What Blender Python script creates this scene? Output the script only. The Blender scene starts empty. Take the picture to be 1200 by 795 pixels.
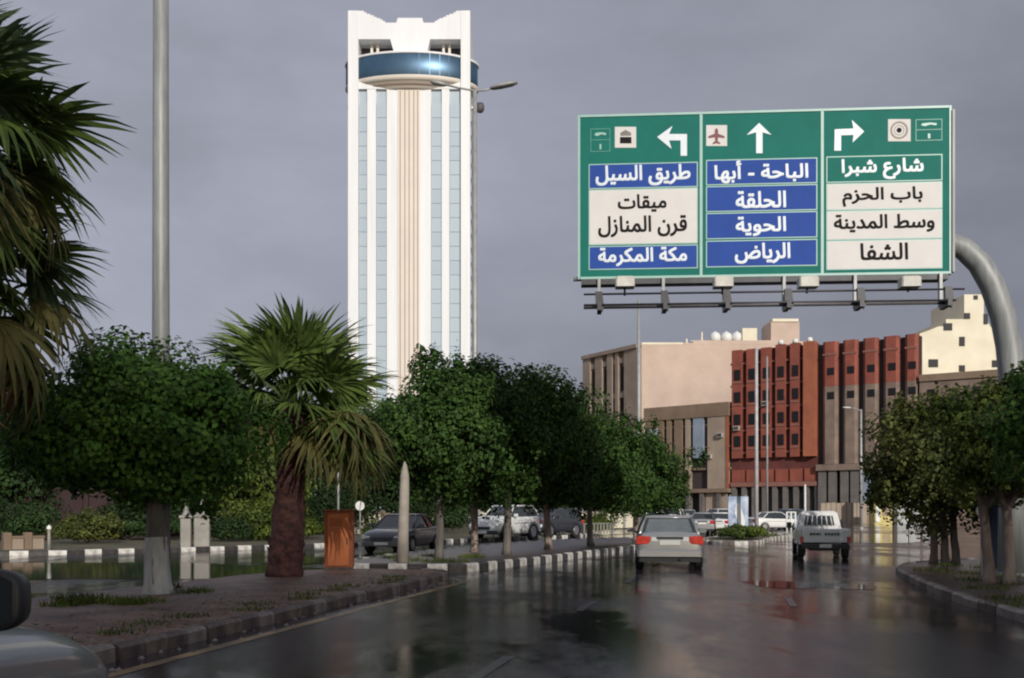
import bpy, math, random
import numpy as np
from math import sin, cos, pi, radians, atan2, sqrt, hypot
from mathutils import Vector, Matrix, Euler
R = random.Random(7)
sc = bpy.context.scene
COL = sc.collection

# ------------------------------------------------------------------ camera
F = 1200.0           # focal length in photo pixels
EYE = 1.5
cam = bpy.data.cameras.new('camera')
cam.sensor_width = 36; cam.lens = 36
cam.shift_y = 202.5/1200
cam.clip_start = 0.05; cam.clip_end = 6000
camo = bpy.data.objects.new('camera', cam); COL.objects.link(camo)
camo.location = (0, 0, EYE); camo.rotation_euler = (pi/2, 0, 0)
sc.camera = camo
try: sc.cycles.filter_width = 2.1
except Exception: pass
sc.view_settings.view_transform = 'Standard'; sc.view_settings.look = 'None'
sc.view_settings.exposure = 0.0; sc.view_settings.gamma = 1

# ------------------------------------------------------------------ sun and sky
SUN_DIR = Vector((0.30, -0.86, 0.36)).normalized()     # towards the sun, behind the camera
elev = math.asin(SUN_DIR.z); azim = atan2(SUN_DIR.x, SUN_DIR.y)
sl = bpy.data.lights.new('sun', 'SUN'); sl.energy = 3.2; sl.angle = radians(0.5); sl.color = (1.0, .95, .88)
so = bpy.data.objects.new('sun', sl); COL.objects.link(so)
so.rotation_euler = SUN_DIR.to_track_quat('Z', 'Y').to_euler()
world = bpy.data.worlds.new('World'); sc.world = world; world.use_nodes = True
wn = world.node_tree; wn.nodes.clear()
def N(t, typ, **kw):
    n = t.nodes.new(typ)
    for k, v in kw.items(): setattr(n, k, v)
    return n
def ramp(n, stops):
    cr = n.color_ramp
    while len(cr.elements) < len(stops): cr.elements.new(0.5)
    for e, (p, c) in zip(cr.elements, stops):
        e.position = p; e.color = (c[0], c[1], c[2], 1)
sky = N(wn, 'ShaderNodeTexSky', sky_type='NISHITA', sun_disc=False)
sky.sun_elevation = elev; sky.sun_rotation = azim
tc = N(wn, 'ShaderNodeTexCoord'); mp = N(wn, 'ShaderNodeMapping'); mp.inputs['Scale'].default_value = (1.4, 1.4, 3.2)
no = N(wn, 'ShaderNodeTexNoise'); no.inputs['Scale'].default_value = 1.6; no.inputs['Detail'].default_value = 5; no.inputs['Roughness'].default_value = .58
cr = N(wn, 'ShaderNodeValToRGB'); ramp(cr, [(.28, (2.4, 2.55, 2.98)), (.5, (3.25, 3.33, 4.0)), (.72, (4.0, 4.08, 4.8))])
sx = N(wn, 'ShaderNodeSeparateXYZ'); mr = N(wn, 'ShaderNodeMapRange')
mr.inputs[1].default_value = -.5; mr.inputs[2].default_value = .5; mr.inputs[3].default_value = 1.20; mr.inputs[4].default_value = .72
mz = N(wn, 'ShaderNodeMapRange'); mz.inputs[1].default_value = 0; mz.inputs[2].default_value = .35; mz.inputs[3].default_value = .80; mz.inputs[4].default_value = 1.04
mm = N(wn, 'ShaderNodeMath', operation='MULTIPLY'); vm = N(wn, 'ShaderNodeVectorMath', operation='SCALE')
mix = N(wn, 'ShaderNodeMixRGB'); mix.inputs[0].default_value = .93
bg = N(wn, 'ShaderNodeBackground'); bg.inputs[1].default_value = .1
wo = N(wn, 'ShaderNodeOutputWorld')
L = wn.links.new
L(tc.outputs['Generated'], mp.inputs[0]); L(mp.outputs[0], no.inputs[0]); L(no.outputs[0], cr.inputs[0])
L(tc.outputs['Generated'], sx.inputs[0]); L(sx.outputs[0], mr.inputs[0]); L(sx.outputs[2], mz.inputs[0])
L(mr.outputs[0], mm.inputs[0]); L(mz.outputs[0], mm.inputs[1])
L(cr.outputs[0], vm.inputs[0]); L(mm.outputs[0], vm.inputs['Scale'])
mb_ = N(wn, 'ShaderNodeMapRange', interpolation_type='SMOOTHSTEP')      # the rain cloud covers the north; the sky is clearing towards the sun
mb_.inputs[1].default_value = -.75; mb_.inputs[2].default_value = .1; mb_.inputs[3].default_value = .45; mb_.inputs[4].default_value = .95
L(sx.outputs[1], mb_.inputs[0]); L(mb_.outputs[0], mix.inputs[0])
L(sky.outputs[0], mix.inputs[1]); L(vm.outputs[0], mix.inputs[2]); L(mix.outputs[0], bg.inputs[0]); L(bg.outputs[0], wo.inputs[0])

# ------------------------------------------------------------------ helpers
def at(px, d, py=None, z=None):
    x = (px-600)/F*d
    if py is not None: z = EYE+(600-py)/F*d
    return Vector((x, d, z if z is not None else 0))
def hz(py, d): return EYE+(600-py)/F*d

_m = {}
def mat(name, col, rough=.7, metal=0, var=.25, scale=4, col2=None, bump=0, bscale=30, spec=None, coat=0, trans=0, emit=0, island=0, alpha=None, vec=None):
    if name in _m: return _m[name]
    m = bpy.data.materials.new(name); m.use_nodes = True; t = m.node_tree; b = t.nodes['Principled BSDF']
    b.inputs['Roughness'].default_value = rough; b.inputs['Metallic'].default_value = metal
    if spec is not None: b.inputs['Specular IOR Level'].default_value = spec
    if coat: b.inputs['Coat Weight'].default_value = coat; b.inputs['Coat Roughness'].default_value = .08
    c2 = col2 or tuple(max(0, c*(1-var)) for c in col)
    cd = t.nodes.new('ShaderNodeTexCoord'); src = cd.outputs['Object']
    if vec:
        mpn = t.nodes.new('ShaderNodeMapping'); mpn.inputs['Scale'].default_value = vec
        t.links.new(src, mpn.inputs[0]); src = mpn.outputs[0]
    nz = t.nodes.new('ShaderNodeTexNoise'); nz.inputs['Scale'].default_value = scale; nz.inputs['Detail'].default_value = 6; nz.inputs['Roughness'].default_value = .6
    t.links.new(src, nz.inputs[0])
    rp = t.nodes.new('ShaderNodeValToRGB'); ramp(rp, [(.35, c2), (.65, col)])
    t.links.new(nz.outputs[0], rp.inputs[0]); out = rp.outputs[0]
    if island:
        b.inputs['Specular IOR Level'].default_value = .2
        g = t.nodes.new('ShaderNodeNewGeometry'); mrn = t.nodes.new('ShaderNodeMapRange')
        mrn.inputs[3].default_value = 1-island; mrn.inputs[4].default_value = 1+island
        t.links.new(g.outputs['Random Per Island'], mrn.inputs[0])
        v = t.nodes.new('ShaderNodeVectorMath'); v.operation = 'SCALE'
        t.links.new(out, v.inputs[0]); t.links.new(mrn.outputs[0], v.inputs['Scale']); out = v.outputs[0]
    t.links.new(out, b.inputs['Base Color'])
    if emit: t.links.new(out, b.inputs['Emission Color']); b.inputs['Emission Strength'].default_value = emit
    if bump:
        nb = t.nodes.new('ShaderNodeTexNoise'); nb.inputs['Scale'].default_value = bscale; nb.inputs['Detail'].default_value = 5
        t.links.new(src, nb.inputs[0]); bp = t.nodes.new('ShaderNodeBump'); bp.inputs['Strength'].default_value = bump; bp.inputs['Distance'].default_value = .05
        t.links.new(nb.outputs[0], bp.inputs['Height']); t.links.new(bp.outputs[0], b.inputs['Normal'])
    if trans:
        tr = t.nodes.new('ShaderNodeBsdfTranslucent'); t.links.new(out, tr.inputs[0])
        ms = t.nodes.new('ShaderNodeMixShader'); ms.inputs[0].default_value = trans
        t.links.new(b.outputs[0], ms.inputs[1]); t.links.new(tr.outputs[0], ms.inputs[2])
        t.links.new(ms.outputs[0], t.nodes['Material Output'].inputs[0])
    _m[name] = m; return m

class MB:
    """collects vertices and faces, then links them as one mesh object"""
    def __init__(s): s.v = []; s.f = []; s.sm = []
    def add(s, vs, fs, smooth=False):
        k = len(s.v); s.v += [tuple(v) for v in vs]
        for f in fs: s.f.append(tuple(i+k for i in f)); s.sm.append(smooth)
        return s
    def box(s, x0, x1, y0, y1, z0, z1):
        v = [(x, y, z) for z in (z0, z1) for y in (y0, y1) for x in (x0, x1)]
        return s.add(v, [(0,2,3,1),(4,5,7,6),(0,1,5,4),(2,6,7,3),(0,4,6,2),(1,3,7,5)])
    def bbox(s, x0, x1, y0, y1, z0, z1, b=.02):
        """box with bevelled vertical and top edges"""
        lo = [(x0+b,y0),(x1-b,y0),(x1,y0+b),(x1,y1-b),(x1-b,y1),(x0+b,y1),(x0,y1-b),(x0,y0+b)]
        cx, cy = (x0+x1)/2, (y0+y1)/2
        def ins(p): return (p[0]-b*(1 if p[0]>cx else -1), p[1]-b*(1 if p[1]>cy else -1))
        v = [(x,y,z0) for x,y in lo]+[(x,y,z1-b) for x,y in lo]+[(*ins(p),z1) for p in lo]
        f = [tuple(range(7,-1,-1)), tuple(range(16,24))]
        for r in (0,8):
            for i in range(8): j=(i+1)%8; f.append((r+i,r+j,r+8+j,r+8+i))
        return s.add(v, f)
    def prism(s, poly, y0, y1, axis='y'):
        """polygon in the x-z plane pushed from y0 to y1 (axis y) or x-y polygon pushed in z"""
        n = len(poly)
        if axis == 'y': v = [(a, y0, b) for a, b in poly]+[(a, y1, b) for a, b in poly]
        elif axis == 'z': v = [(a, b, y0) for a, b in poly]+[(a, b, y1) for a, b in poly]
        else: v = [(y0, a, b) for a, b in poly]+[(y1, a, b) for a, b in poly]
        f = [tuple(range(n)), tuple(range(2*n-1, n-1, -1))]
        for i in range(n): j=(i+1)%n; f.append((i, i+n, j+n, j))
        return s.add(v, f)
    def tube(s, path, rad, n=10, cap=True, jit=0, rnd=None):
        path = [Vector(p) for p in path]
        if not hasattr(rad, '__len__'): rad = [rad]*len(path)
        vs = []; fs = []; up = Vector((0,0,1)); prev = None
        for i, p in enumerate(path):
            t = (path[min(i+1, len(path)-1)]-path[max(i-1, 0)]).normalized()
            if prev is None: a = t.cross(up if abs(t.z) < .95 else Vector((1,0,0))).normalized()
            else: a = (prev-t*prev.dot(t)).normalized()
            prev = a; b = t.cross(a)
            for k in range(n):
                an = 2*pi*k/n; r = rad[i]*(1+(rnd.uniform(-jit, jit) if jit else 0))
                vs.append(p+a*(cos(an)*r)+b*(sin(an)*r))
        for i in range(len(path)-1):
            for k in range(n):
                j = (k+1) % n; fs.append((i*n+k, i*n+j, (i+1)*n+j, (i+1)*n+k))
        if cap: fs.append(tuple(range(n-1, -1, -1))); m = (len(path)-1)*n; fs.append(tuple(range(m, m+n)))
        return s.add(vs, fs, True)
    def lathe(s, prof, c=(0,0), n=32, a0=0, a1=2*pi):
        full = abs(a1-a0-2*pi) < 1e-6; vs = []; fs = []; m = n if full else n+1
        for r, z in prof:
            for k in range(m):
                a = a0+(a1-a0)*k/n; vs.append((c[0]+r*cos(a), c[1]+r*sin(a), z))
        for i in range(len(prof)-1):
            for k in range(n):
                j = (k+1) % m; fs.append((i*m+k, i*m+j, (i+1)*m+j, (i+1)*m+k))
        return s.add(vs, fs, True)
    def cyl(s, c, r, h, axis='z', n=20, bev=0):
        """cylinder centred at c with half length h"""
        vs = []; fs = []
        rings = [(-h, r-bev), (-h+bev, r), (h-bev, r), (h, r-bev)] if bev else [(-h, r), (h, r)]
        for q, rr in rings:
            for k in range(n):
                a = 2*pi*k/n; u, w = rr*cos(a), rr*sin(a)
                p = {'z': (u, w, q), 'x': (q, u, w), 'y': (u, q, w)}[axis]
                vs.append((p[0]+c[0], p[1]+c[1], p[2]+c[2]))
        for i in range(len(rings)-1):
            for k in range(n): j=(k+1)%n; fs.append((i*n+k, i*n+j, (i+1)*n+j, (i+1)*n+k))
        fs.append(tuple(range(n-1,-1,-1))); m=(len(rings)-1)*n; fs.append(tuple(range(m, m+n)))
        return s.add(vs, fs, False)
    def mesh(s, name, m):
        me = bpy.data.meshes.new(name); me.from_pydata(s.v, [], s.f); me.validate()
        if m: me.materials.append(m)
        if any(s.sm) and len(me.polygons) == len(s.sm): me.polygons.foreach_set('use_smooth', s.sm)
        # consistent outward normals
        import bmesh
        b = bmesh.new(); b.from_mesh(me); bmesh.ops.recalc_face_normals(b, faces=b.faces); b.to_mesh(me); b.free()
        return me
    def build(s, name, m, parent=None, loc=(0,0,0), rz=0, label=None, kind=None, bevel=0, sub=0):
        return link(name, s.mesh(name, m), parent, loc, rz, label, kind, bevel, sub)
def link(name, me, parent=None, loc=(0,0,0), rz=0, label=None, kind=None, bevel=0, sub=0):
    o = bpy.data.objects.new(name, me); COL.objects.link(o); o.location = loc; o.rotation_euler = (0, 0, rz)
    if parent: o.parent = parent
    if label: o['label'] = label
    if kind: o['kind'] = kind
    if bevel:
        b = o.modifiers.new('bevel', 'BEVEL'); b.width = bevel; b.segments = 2; b.limit_method = 'ANGLE'
    if sub:
        b = o.modifiers.new('sub', 'SUBSURF'); b.levels = sub; b.render_levels = sub
    return o
def thing(name, label, cat, loc=(0,0,0), rz=0, group=None):
    o = bpy.data.objects.new(name, None); COL.objects.link(o); o.location = loc; o.rotation_euler = (0,0,rz)
    o.empty_display_size = .3
    return tag(o, label, cat, group)
def tag(o, label, cat, group=None):
    o['label'] = label; o['category'] = cat
    if group: o['group'] = group
    return o
def copy_thing(o, loc, rz, label, group=None):
    c = o.copy(); COL.objects.link(c); c.location = loc; c.rotation_euler = (0,0,rz); c['label'] = label
    if group: c['group'] = group
    for ch in list(o.children):
        k = ch.copy(); COL.objects.link(k); k.parent = c
        for g in list(ch.children):
            q = g.copy(); COL.objects.link(q); q.parent = k
    return c

# ------------------------------------------------------------------ materials
def wet_asphalt(name, base=(.044, .037, .046), puddle=.47, seed=0):
    m = bpy.data.materials.new(name); m.use_nodes = True; t = m.node_tree; b = t.nodes['Principled BSDF']
    cd = t.nodes.new('ShaderNodeTexCoord'); mp = t.nodes.new('ShaderNodeMapping')
    mp.inputs['Location'].default_value = (seed, seed*2, 0); mp.inputs['Scale'].default_value = (1, .38, 1); mp.inputs['Rotation'].default_value = (0,0,radians(12))
    t.links.new(cd.outputs['Object'], mp.inputs[0])
    n1 = t.nodes.new('ShaderNodeTexNoise'); n1.inputs['Scale'].default_value = .33; n1.inputs['Detail'].default_value = 7; n1.inputs['Roughness'].default_value = .62
    t.links.new(mp.outputs[0], n1.inputs[0])
    mk = t.nodes.new('ShaderNodeMapRange'); mk.inputs[1].default_value = puddle-.06; mk.inputs[2].default_value = puddle+.07; t.links.new(n1.outputs[0], mk.inputs[0])
    rr = t.nodes.new('ShaderNodeMapRange'); rr.inputs[3].default_value = .20; rr.inputs[4].default_value = .055
    t.links.new(mk.outputs[0], rr.inputs[0]); t.links.new(rr.outputs[0], b.inputs['Roughness'])
    n2 = t.nodes.new('ShaderNodeTexNoise'); n2.inputs['Scale'].default_value = 45; n2.inputs['Detail'].default_value = 4
    t.links.new(cd.outputs['Object'], n2.inputs[0])
    n3 = t.nodes.new('ShaderNodeTexNoise'); n3.inputs['Scale'].default_value = 1.3; n3.inputs['Detail'].default_value = 4; t.links.new(mp.outputs[0], n3.inputs[0])
    c1 = t.nodes.new('ShaderNodeValToRGB'); ramp(c1, [(.3, tuple(x*.55 for x in base)), (.7, tuple(x*1.25 for x in base))])
    ad = t.nodes.new('ShaderNodeMath'); ad.operation = 'ADD'; t.links.new(n2.outputs[0], ad.inputs[0]); t.links.new(n3.outputs[0], ad.inputs[1])
    hf = t.nodes.new('ShaderNodeMath'); hf.operation = 'MULTIPLY'; hf.inputs[1].default_value = .5; t.links.new(ad.outputs[0], hf.inputs[0])
    t.links.new(hf.outputs[0], c1.inputs[0])
    mp2 = t.nodes.new('ShaderNodeMapping'); mp2.inputs['Rotation'].default_value = (0,0,radians(12)); t.links.new(cd.outputs['Object'], mp2.inputs[0])
    wv = t.nodes.new('ShaderNodeTexWave'); wv.wave_type = 'BANDS'; wv.bands_direction = 'X'; wv.inputs['Scale'].default_value = .18; wv.inputs['Distortion'].default_value = 1.4; wv.inputs['Detail'].default_value = 3; wv.inputs['Detail Scale'].default_value = .6
    t.links.new(mp2.outputs[0], wv.inputs[0]); vo = t.nodes.new('ShaderNodeTexVoronoi'); vo.inputs['Scale'].default_value = 55; t.links.new(cd.outputs['Object'], vo.inputs['Vector'])
    w1 = t.nodes.new('ShaderNodeMapRange'); w1.inputs[3].default_value = .72; w1.inputs[4].default_value = 1.2; t.links.new(wv.outputs[1], w1.inputs[0])
    v1 = t.nodes.new('ShaderNodeMapRange'); v1.inputs[1].default_value = 0; v1.inputs[2].default_value = .8; v1.inputs[3].default_value = 1.35; v1.inputs[4].default_value = .65; t.links.new(vo.outputs['Distance'], v1.inputs[0])
    wm = t.nodes.new('ShaderNodeMath'); wm.operation = 'MULTIPLY'; t.links.new(w1.outputs[0], wm.inputs[0]); t.links.new(v1.outputs[0], wm.inputs[1])
    cs_ = t.nodes.new('ShaderNodeVectorMath'); cs_.operation = 'SCALE'; t.links.new(c1.outputs[0], cs_.inputs[0]); t.links.new(wm.outputs[0], cs_.inputs['Scale']); t.links.new(cs_.outputs[0], b.inputs['Base Color'])
    bs = t.nodes.new('ShaderNodeMapRange'); bs.inputs[3].default_value = .55; bs.inputs[4].default_value = .10; t.links.new(mk.outputs[0], bs.inputs[0])
    bp = t.nodes.new('ShaderNodeBump'); bp.inputs['Distance'].default_value = .012; t.links.new(bs.outputs[0], bp.inputs['Strength'])
    n4 = t.nodes.new('ShaderNodeTexNoise'); n4.inputs['Scale'].default_value = 5; n4.inputs['Detail'].default_value = 6; t.links.new(cd.outputs['Object'], n4.inputs[0])
    ml = t.nodes.new('ShaderNodeMath'); ml.operation = 'ADD'; t.links.new(n2.outputs[0], ml.inputs[0]); t.links.new(n4.outputs[0], ml.inputs[1])
    t.links.new(ml.outputs[0], bp.inputs['Height']); t.links.new(bp.outputs[0], b.inputs['Normal'])
    b.inputs['IOR'].default_value = 1.34
    return m
M_road = wet_asphalt('wet_asphalt')
def water_mat(name, col=(.035,.035,.04)):
    m = bpy.data.materials.new(name); m.use_nodes = True; t = m.node_tree; b = t.nodes['Principled BSDF']
    b.inputs['Base Color'].default_value = (*col, 1); b.inputs['Roughness'].default_value = .06; b.inputs['IOR'].default_value = 1.33
    cd = t.nodes.new('ShaderNodeTexCoord'); n = t.nodes.new('ShaderNodeTexNoise'); n.inputs['Scale'].default_value = 2.2; n.inputs['Detail'].default_value = 5
    bp = t.nodes.new('ShaderNodeBump'); bp.inputs['Strength'].default_value = .12; bp.inputs['Distance'].default_value = .02
    t.links.new(cd.outputs['Object'], n.inputs[0]); t.links.new(n.outputs[0], bp.inputs['Height']); t.links.new(bp.outputs[0], b.inputs['Normal'])
    return m
M_water = water_mat('rain_water')
M_earth = mat('damp_earth', (.13,.095,.075), .85, col2=(.06,.045,.035), scale=.6, bump=.5, bscale=9)
M_verge = mat('verge_soil', (.14,.11,.075), .9, col2=(.045,.055,.022), scale=.5, bump=.4, bscale=6)
M_pave = mat('island_paving', (.25,.16,.12), .55, col2=(.11,.068,.052), scale=1.3, bump=.35, bscale=14)
M_pave2 = mat('side_paving', (.11,.08,.07), .35, col2=(.04,.03,.028), scale=1.2, bump=.35, bscale=12)
M_kw = mat('kerb_white_paint', (.70,.69,.64), .5, col2=(.36,.32,.28), scale=4)
M_kb = mat('kerb_black_paint', (.035,.033,.033), .4, col2=(.08,.07,.065), scale=6)
M_kg = mat('kerb_worn_grey', (.24,.20,.18), .5, col2=(.12,.10,.09), scale=4, bump=.3, bscale=20)
M_kg2 = mat('kerb_muddy_grey', (.19,.145,.12), .6, col2=(.08,.06,.05), scale=7, bump=.3, bscale=20)
M_kd = mat('kerb_worn_dark', (.12,.085,.072), .5, col2=(.04,.03,.03), scale=4, bump=.3, bscale=20)
M_yline = mat('faded_yellow_paint', (.42,.28,.13), .4, col2=(.13,.09,.06), scale=1.6)
M_wline = mat('faded_white_paint', (.085,.08,.08), .3, col2=(.044,.039,.046), scale=6)
M_leaf = mat('ficus_leaves', (.085,.18,.028), .6, spec=.25, col2=(.028,.075,.012), scale=1.7, island=.45, trans=.2)
M_leaf2 = mat('ficus_leaves_far', (.050,.105,.018), .65, spec=.2, col2=(.024,.052,.011), scale=1.2, island=.4, trans=.2)
M_leafy = mat('yellow_green_leaves', (.12,.16,.025), .6, col2=(.05,.075,.018), scale=1.1, island=.4, trans=.25)
M_leafbg = mat('background_leaves', (.035,.07,.018), .7, col2=(.015,.03,.011), scale=.5, island=.4, trans=.2)
M_leafdry = mat('dry_leaves', (.12,.13,.032), .6, col2=(.05,.07,.018), scale=1, island=.4, trans=.2)
M_bark = mat('grey_bark', (.17,.15,.13), .85, col2=(.08,.07,.06), scale=5, bump=.8, bscale=16, vec=(1,1,.25))
M_barkw = mat('limewashed_bark', (.52,.53,.50), .8, col2=(.30,.30,.28), scale=5, bump=.6, bscale=18, vec=(1,1,.3))
M_barkr = mat('reddish_palm_bark', (.13,.055,.045), .9, col2=(.035,.016,.016), scale=7, bump=.8, bscale=14)
M_barkp = mat('pale_bark', (.30,.24,.20), .8, col2=(.12,.08,.065), scale=4, bump=.6, bscale=16, vec=(1,1,.2))
M_frond = mat('palm_fronds', (.13,.19,.04), .65, spec=.2, col2=(.08,.12,.035), scale=2, island=.35, trans=.2)
M_frondd = mat('dark_palm_fronds', (.13,.175,.085), .6, spec=.2, col2=(.065,.10,.05), scale=2, island=.35, trans=.2)
M_frondy = mat('ageing_palm_fronds', (.22,.20,.07), .6, col2=(.11,.11,.04), scale=2, island=.3, trans=.2)
M_fronddead = mat('dead_palm_fronds', (.27,.17,.09), .8, col2=(.13,.08,.045), scale=2, island=.3, trans=.15)
M_galv = mat('galvanised_steel', (.30,.31,.30), .5, metal=.1, col2=(.21,.215,.21), scale=3, vec=(3,3,.4))
M_lamp = mat('lamp_grey_metal', (.36,.36,.35), .45, metal=.15, var=.2)
M_darkm = mat('dark_steel', (.06,.06,.065), .5, metal=.5)
M_white = mat('white_paint', (.78,.78,.75), .5, var=.15)
M_tyre = mat('tyre_rubber', (.02,.02,.02), .7, var=.3)
M_rim = mat('wheel_rim', (.45,.45,.46), .3, metal=.8)
M_glass = mat('car_glass', (.035,.042,.045), .06, var=.2, spec=.7)
M_glassl = mat('pale_screen_glass', (.16,.19,.19), .08, var=.2, spec=.7)
M_tail = mat('tail_light', (.55,.03,.025), .18, var=.3, spec=.6)
M_taillit = mat('lit_tail_light', (.62,.05,.03), .15, col2=(.35,.02,.015), scale=9, emit=.16)
M_head = mat('headlight', (.75,.75,.72), .12, var=.1)
M_plate = mat('number_plate', (.72,.72,.66), .4, var=.1)
M_blackp = mat('black_trim', (.025,.025,.027), .45)

# ------------------------------------------------------------------ ground, road, islands
def poly_sheet(name, pts, z, m, kind='structure', label=None):
    o = MB().add([(x, y, z) for x, y in pts], [tuple(range(len(pts)))]).build(name, m, kind=kind)
    return o
import bmesh
def tri_fix(o):
    b = bmesh.new(); b.from_mesh(o.data); bmesh.ops.triangulate(b, faces=b.faces)
    bmesh.ops.recalc_face_normals(b, faces=b.faces)
    if sum(f.normal.z for f in b.faces) < 0: bmesh.ops.reverse_faces(b, faces=b.faces)
    b.to_mesh(o.data); b.free()
ground = poly_sheet('ground', [(-2500,-600),(2500,-600),(2500,4500),(-2500,4500)], -.03, M_earth)
road = poly_sheet('road', [(-90,-60),(110,-60),(110,128),(40,149),(-40,149),(-90,60)], 0, M_road)
for o in (ground, road): tri_fix(o)

def resample(pts, step):
    out = []; acc = 0; pts = [Vector(p) for p in pts]
    seg = [(pts[i], pts[i+1]) for i in range(len(pts)-1)]
    tot = sum((b-a).length for a, b in seg); n = int(tot//step); want = [step*(i+.5) for i in range(n)]
    s = 0; k = 0
    for a, b in seg:
        l = (b-a).length
        while k < n and want[k] <= s+l:
            t = (want[k]-s)/l; out.append((a.lerp(b, t), (b-a).normalized())); k += 1
        s += l
    return out
def smooth_path(pts, it=2):
    p = [Vector(q) for q in pts]
    for _ in range(it):
        q = [p[0]]
        for i in range(len(p)-1):
            q += [p[i].lerp(p[i+1], .25), p[i].lerp(p[i+1], .75)]
        q.append(p[-1]); p = q
    return p
def kerb_mesh(name, m, l=.5, w=.17, h=.2):
    mb = MB(); g = .008; b = .035
    prof = [(-w/2,-.02),(w/2,-.02),(w/2,h-b),(w/2-b,h),(-w/2+b,h),(-w/2,h-b)]
    mb.prism([(a, z) for a, z in prof], -l/2+g, l/2-g, axis='y')
    return mb.mesh(name, m)
def kerb(path, parent, mats, step=.5, h=.2, w=.17, wob=.008):
    ms = [kerb_mesh('kerb_stone', m, step, w, h) for m in mats]
    for i, (p, d) in enumerate(resample(path, step)):
        o = bpy.data.objects.new('kerb_stone', ms[i % len(ms)]); COL.objects.link(o); o.parent = parent
        o.location = (p.x+R.uniform(-wob, wob), p.y+R.uniform(-wob, wob), R.uniform(-.012, .006))
        o.rotation_euler = (R.uniform(-.02,.02), R.uniform(-.02,.02), atan2(d.y, d.x)-pi/2+R.uniform(-.02,.02))

def island(name, pts, z, m, uneven=.02):
    o = MB().prism([(p[0], p[1]) for p in pts], -.05, z, axis='z').build(name, m, kind='structure')
    return o
# near island, beside the car: its road edge runs from behind the camera to its nose
def kx(d): return -4.1+(d-10.3)*.2135
near_edge = smooth_path([(kx(-6),-6),(kx(8),8),(kx(15),15),(kx(20),20),(-1.55,22.8),(-1.7,23.9),(-2.6,24.6)], 2)
near_pts = [(p.x, p.y) for p in near_edge]+[(-4.2,24.9),(-5.0,24.0),(-5.9,22.3),(-6.6,19.5),(-7.6,16.6),(-8.4,13),(-9.4,7),(-11.5,-6)]
isl1 = island('traffic_island', near_pts, .125, M_pave)
kerb([Vector((p.x+.06, p.y)) for p in near_edge], isl1, [M_kg, M_kd, M_kg2, M_kd], .45, h=.17, w=.2, wob=.02)
# island with the row of clipped trees
isl2_front = smooth_path([(-4.6,26.6),(-4.3,25.9),(-2.2,25.2),(-1.2,25.4),(-.4,27.0),(1.1,30.5),(4.4,39),(7.4,46),(9.2,51.5),(9.4,54.5)], 2)
isl2_back = smooth_path([(8.8,55),(6,52.5),(1.5,47),(-1.2,41),(-2.8,35),(-4.2,29),(-4.6,27)], 1)
isl2 = island('traffic_island', [(p.x, p.y) for p in isl2_front]+[(p.x, p.y) for p in isl2_back], .185, M_pave2)
kerb(isl2_front, isl2, [M_kw, M_kb], .5, h=.215, w=.17)
kerb(isl2_back, isl2, [M_kb, M_kw], .5, h=.215, w=.17)
# far island with hedge
i3 = smooth_path([(9.2,50.5),(9.0,47.2),(10.2,45.6),(11.2,46.6),(13.6,54),(16.5,60),(16.0,61.5),(12.6,59.5),(9.2,50.5)], 2)
isl3 = island('traffic_island', [(p.x, p.y) for p in i3], .16, M_verge)
kerb(i3, isl3, [M_kw, M_kg], .6, h=.19)
# far side of the other carriageway
farline = smooth_path([(-48,31),(-30,32.5),(-17,34.2),(-12.9,38.2),(-6.4,44.8),(.9,56),(4.6,61),(5.6,70),(5,95),(2,146)], 2)
verge = island('verge', [(p.x, p.y) for p in farline]+[(-120,146),(-120,31)], .11, M_verge)
kerb([p for p in farline if p.y < 72], verge, [M_kw, M_kb], .6, h=.17)
# right hand pavement
rl = smooth_path([(3.4,-6),(5.4,4),(6.55,10),(7.0,14),(7.45,17.2),(8.4,21.2),(9.3,24.6),(10.1,26.6),(12,29),(16,31.5),(26,33.5),(60,36)], 2)
rpave = island('pavement', [(p.x, p.y) for p in rl]+[(60,-6)], .125, M_pave2)
kerb([p for p in rl if p.y > 5 and p.x < 30], rpave, [M_kg, M_kg, M_kd], .8, h=.155, w=.16)
# pavement before the buildings
bp_pts = [(110,96),(52,133),(30,148.5),(22,158),(22,190),(110,190)]
bpave = island('building_pavement', bp_pts, .12, M_pave)

# yellow edge line and faded lane marks
def strip(name, path, w, z, m, parent=None):
    mb = MB(); v = []; n = len(path)
    for i, p in enumerate(path):
        a = path[max(i-1,0)]; b = path[min(i+1,n-1)]; t = (b-a).normalized(); q = Vector((-t.y, t.x))*w/2
        v += [(p.x+q.x, p.y+q.y, z), (p.x-q.x, p.y-q.y, z)]
    mb.add(v, [(2*i, 2*i+1, 2*i+3, 2*i+2) for i in range(n-1)])
    o = mb.build(name, m, kind='structure'); tri_fix(o); return o
strip('edge_line', [Vector((kx(d)+.62, d)) for d in np.arange(-4, 23, 1.0)], .16, .004, M_yline)
for k, (d0, off) in enumerate([(2.6,4.0),(8.9,4.0),(15.5,4.0),(21.6,4.1),(28,4.2),(16.2,7.3)]):
    strip('lane_mark', [Vector((kx(d)+off, d)) for d in np.linspace(d0, d0+1.7, 4)], .12, .004, M_wline)
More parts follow.
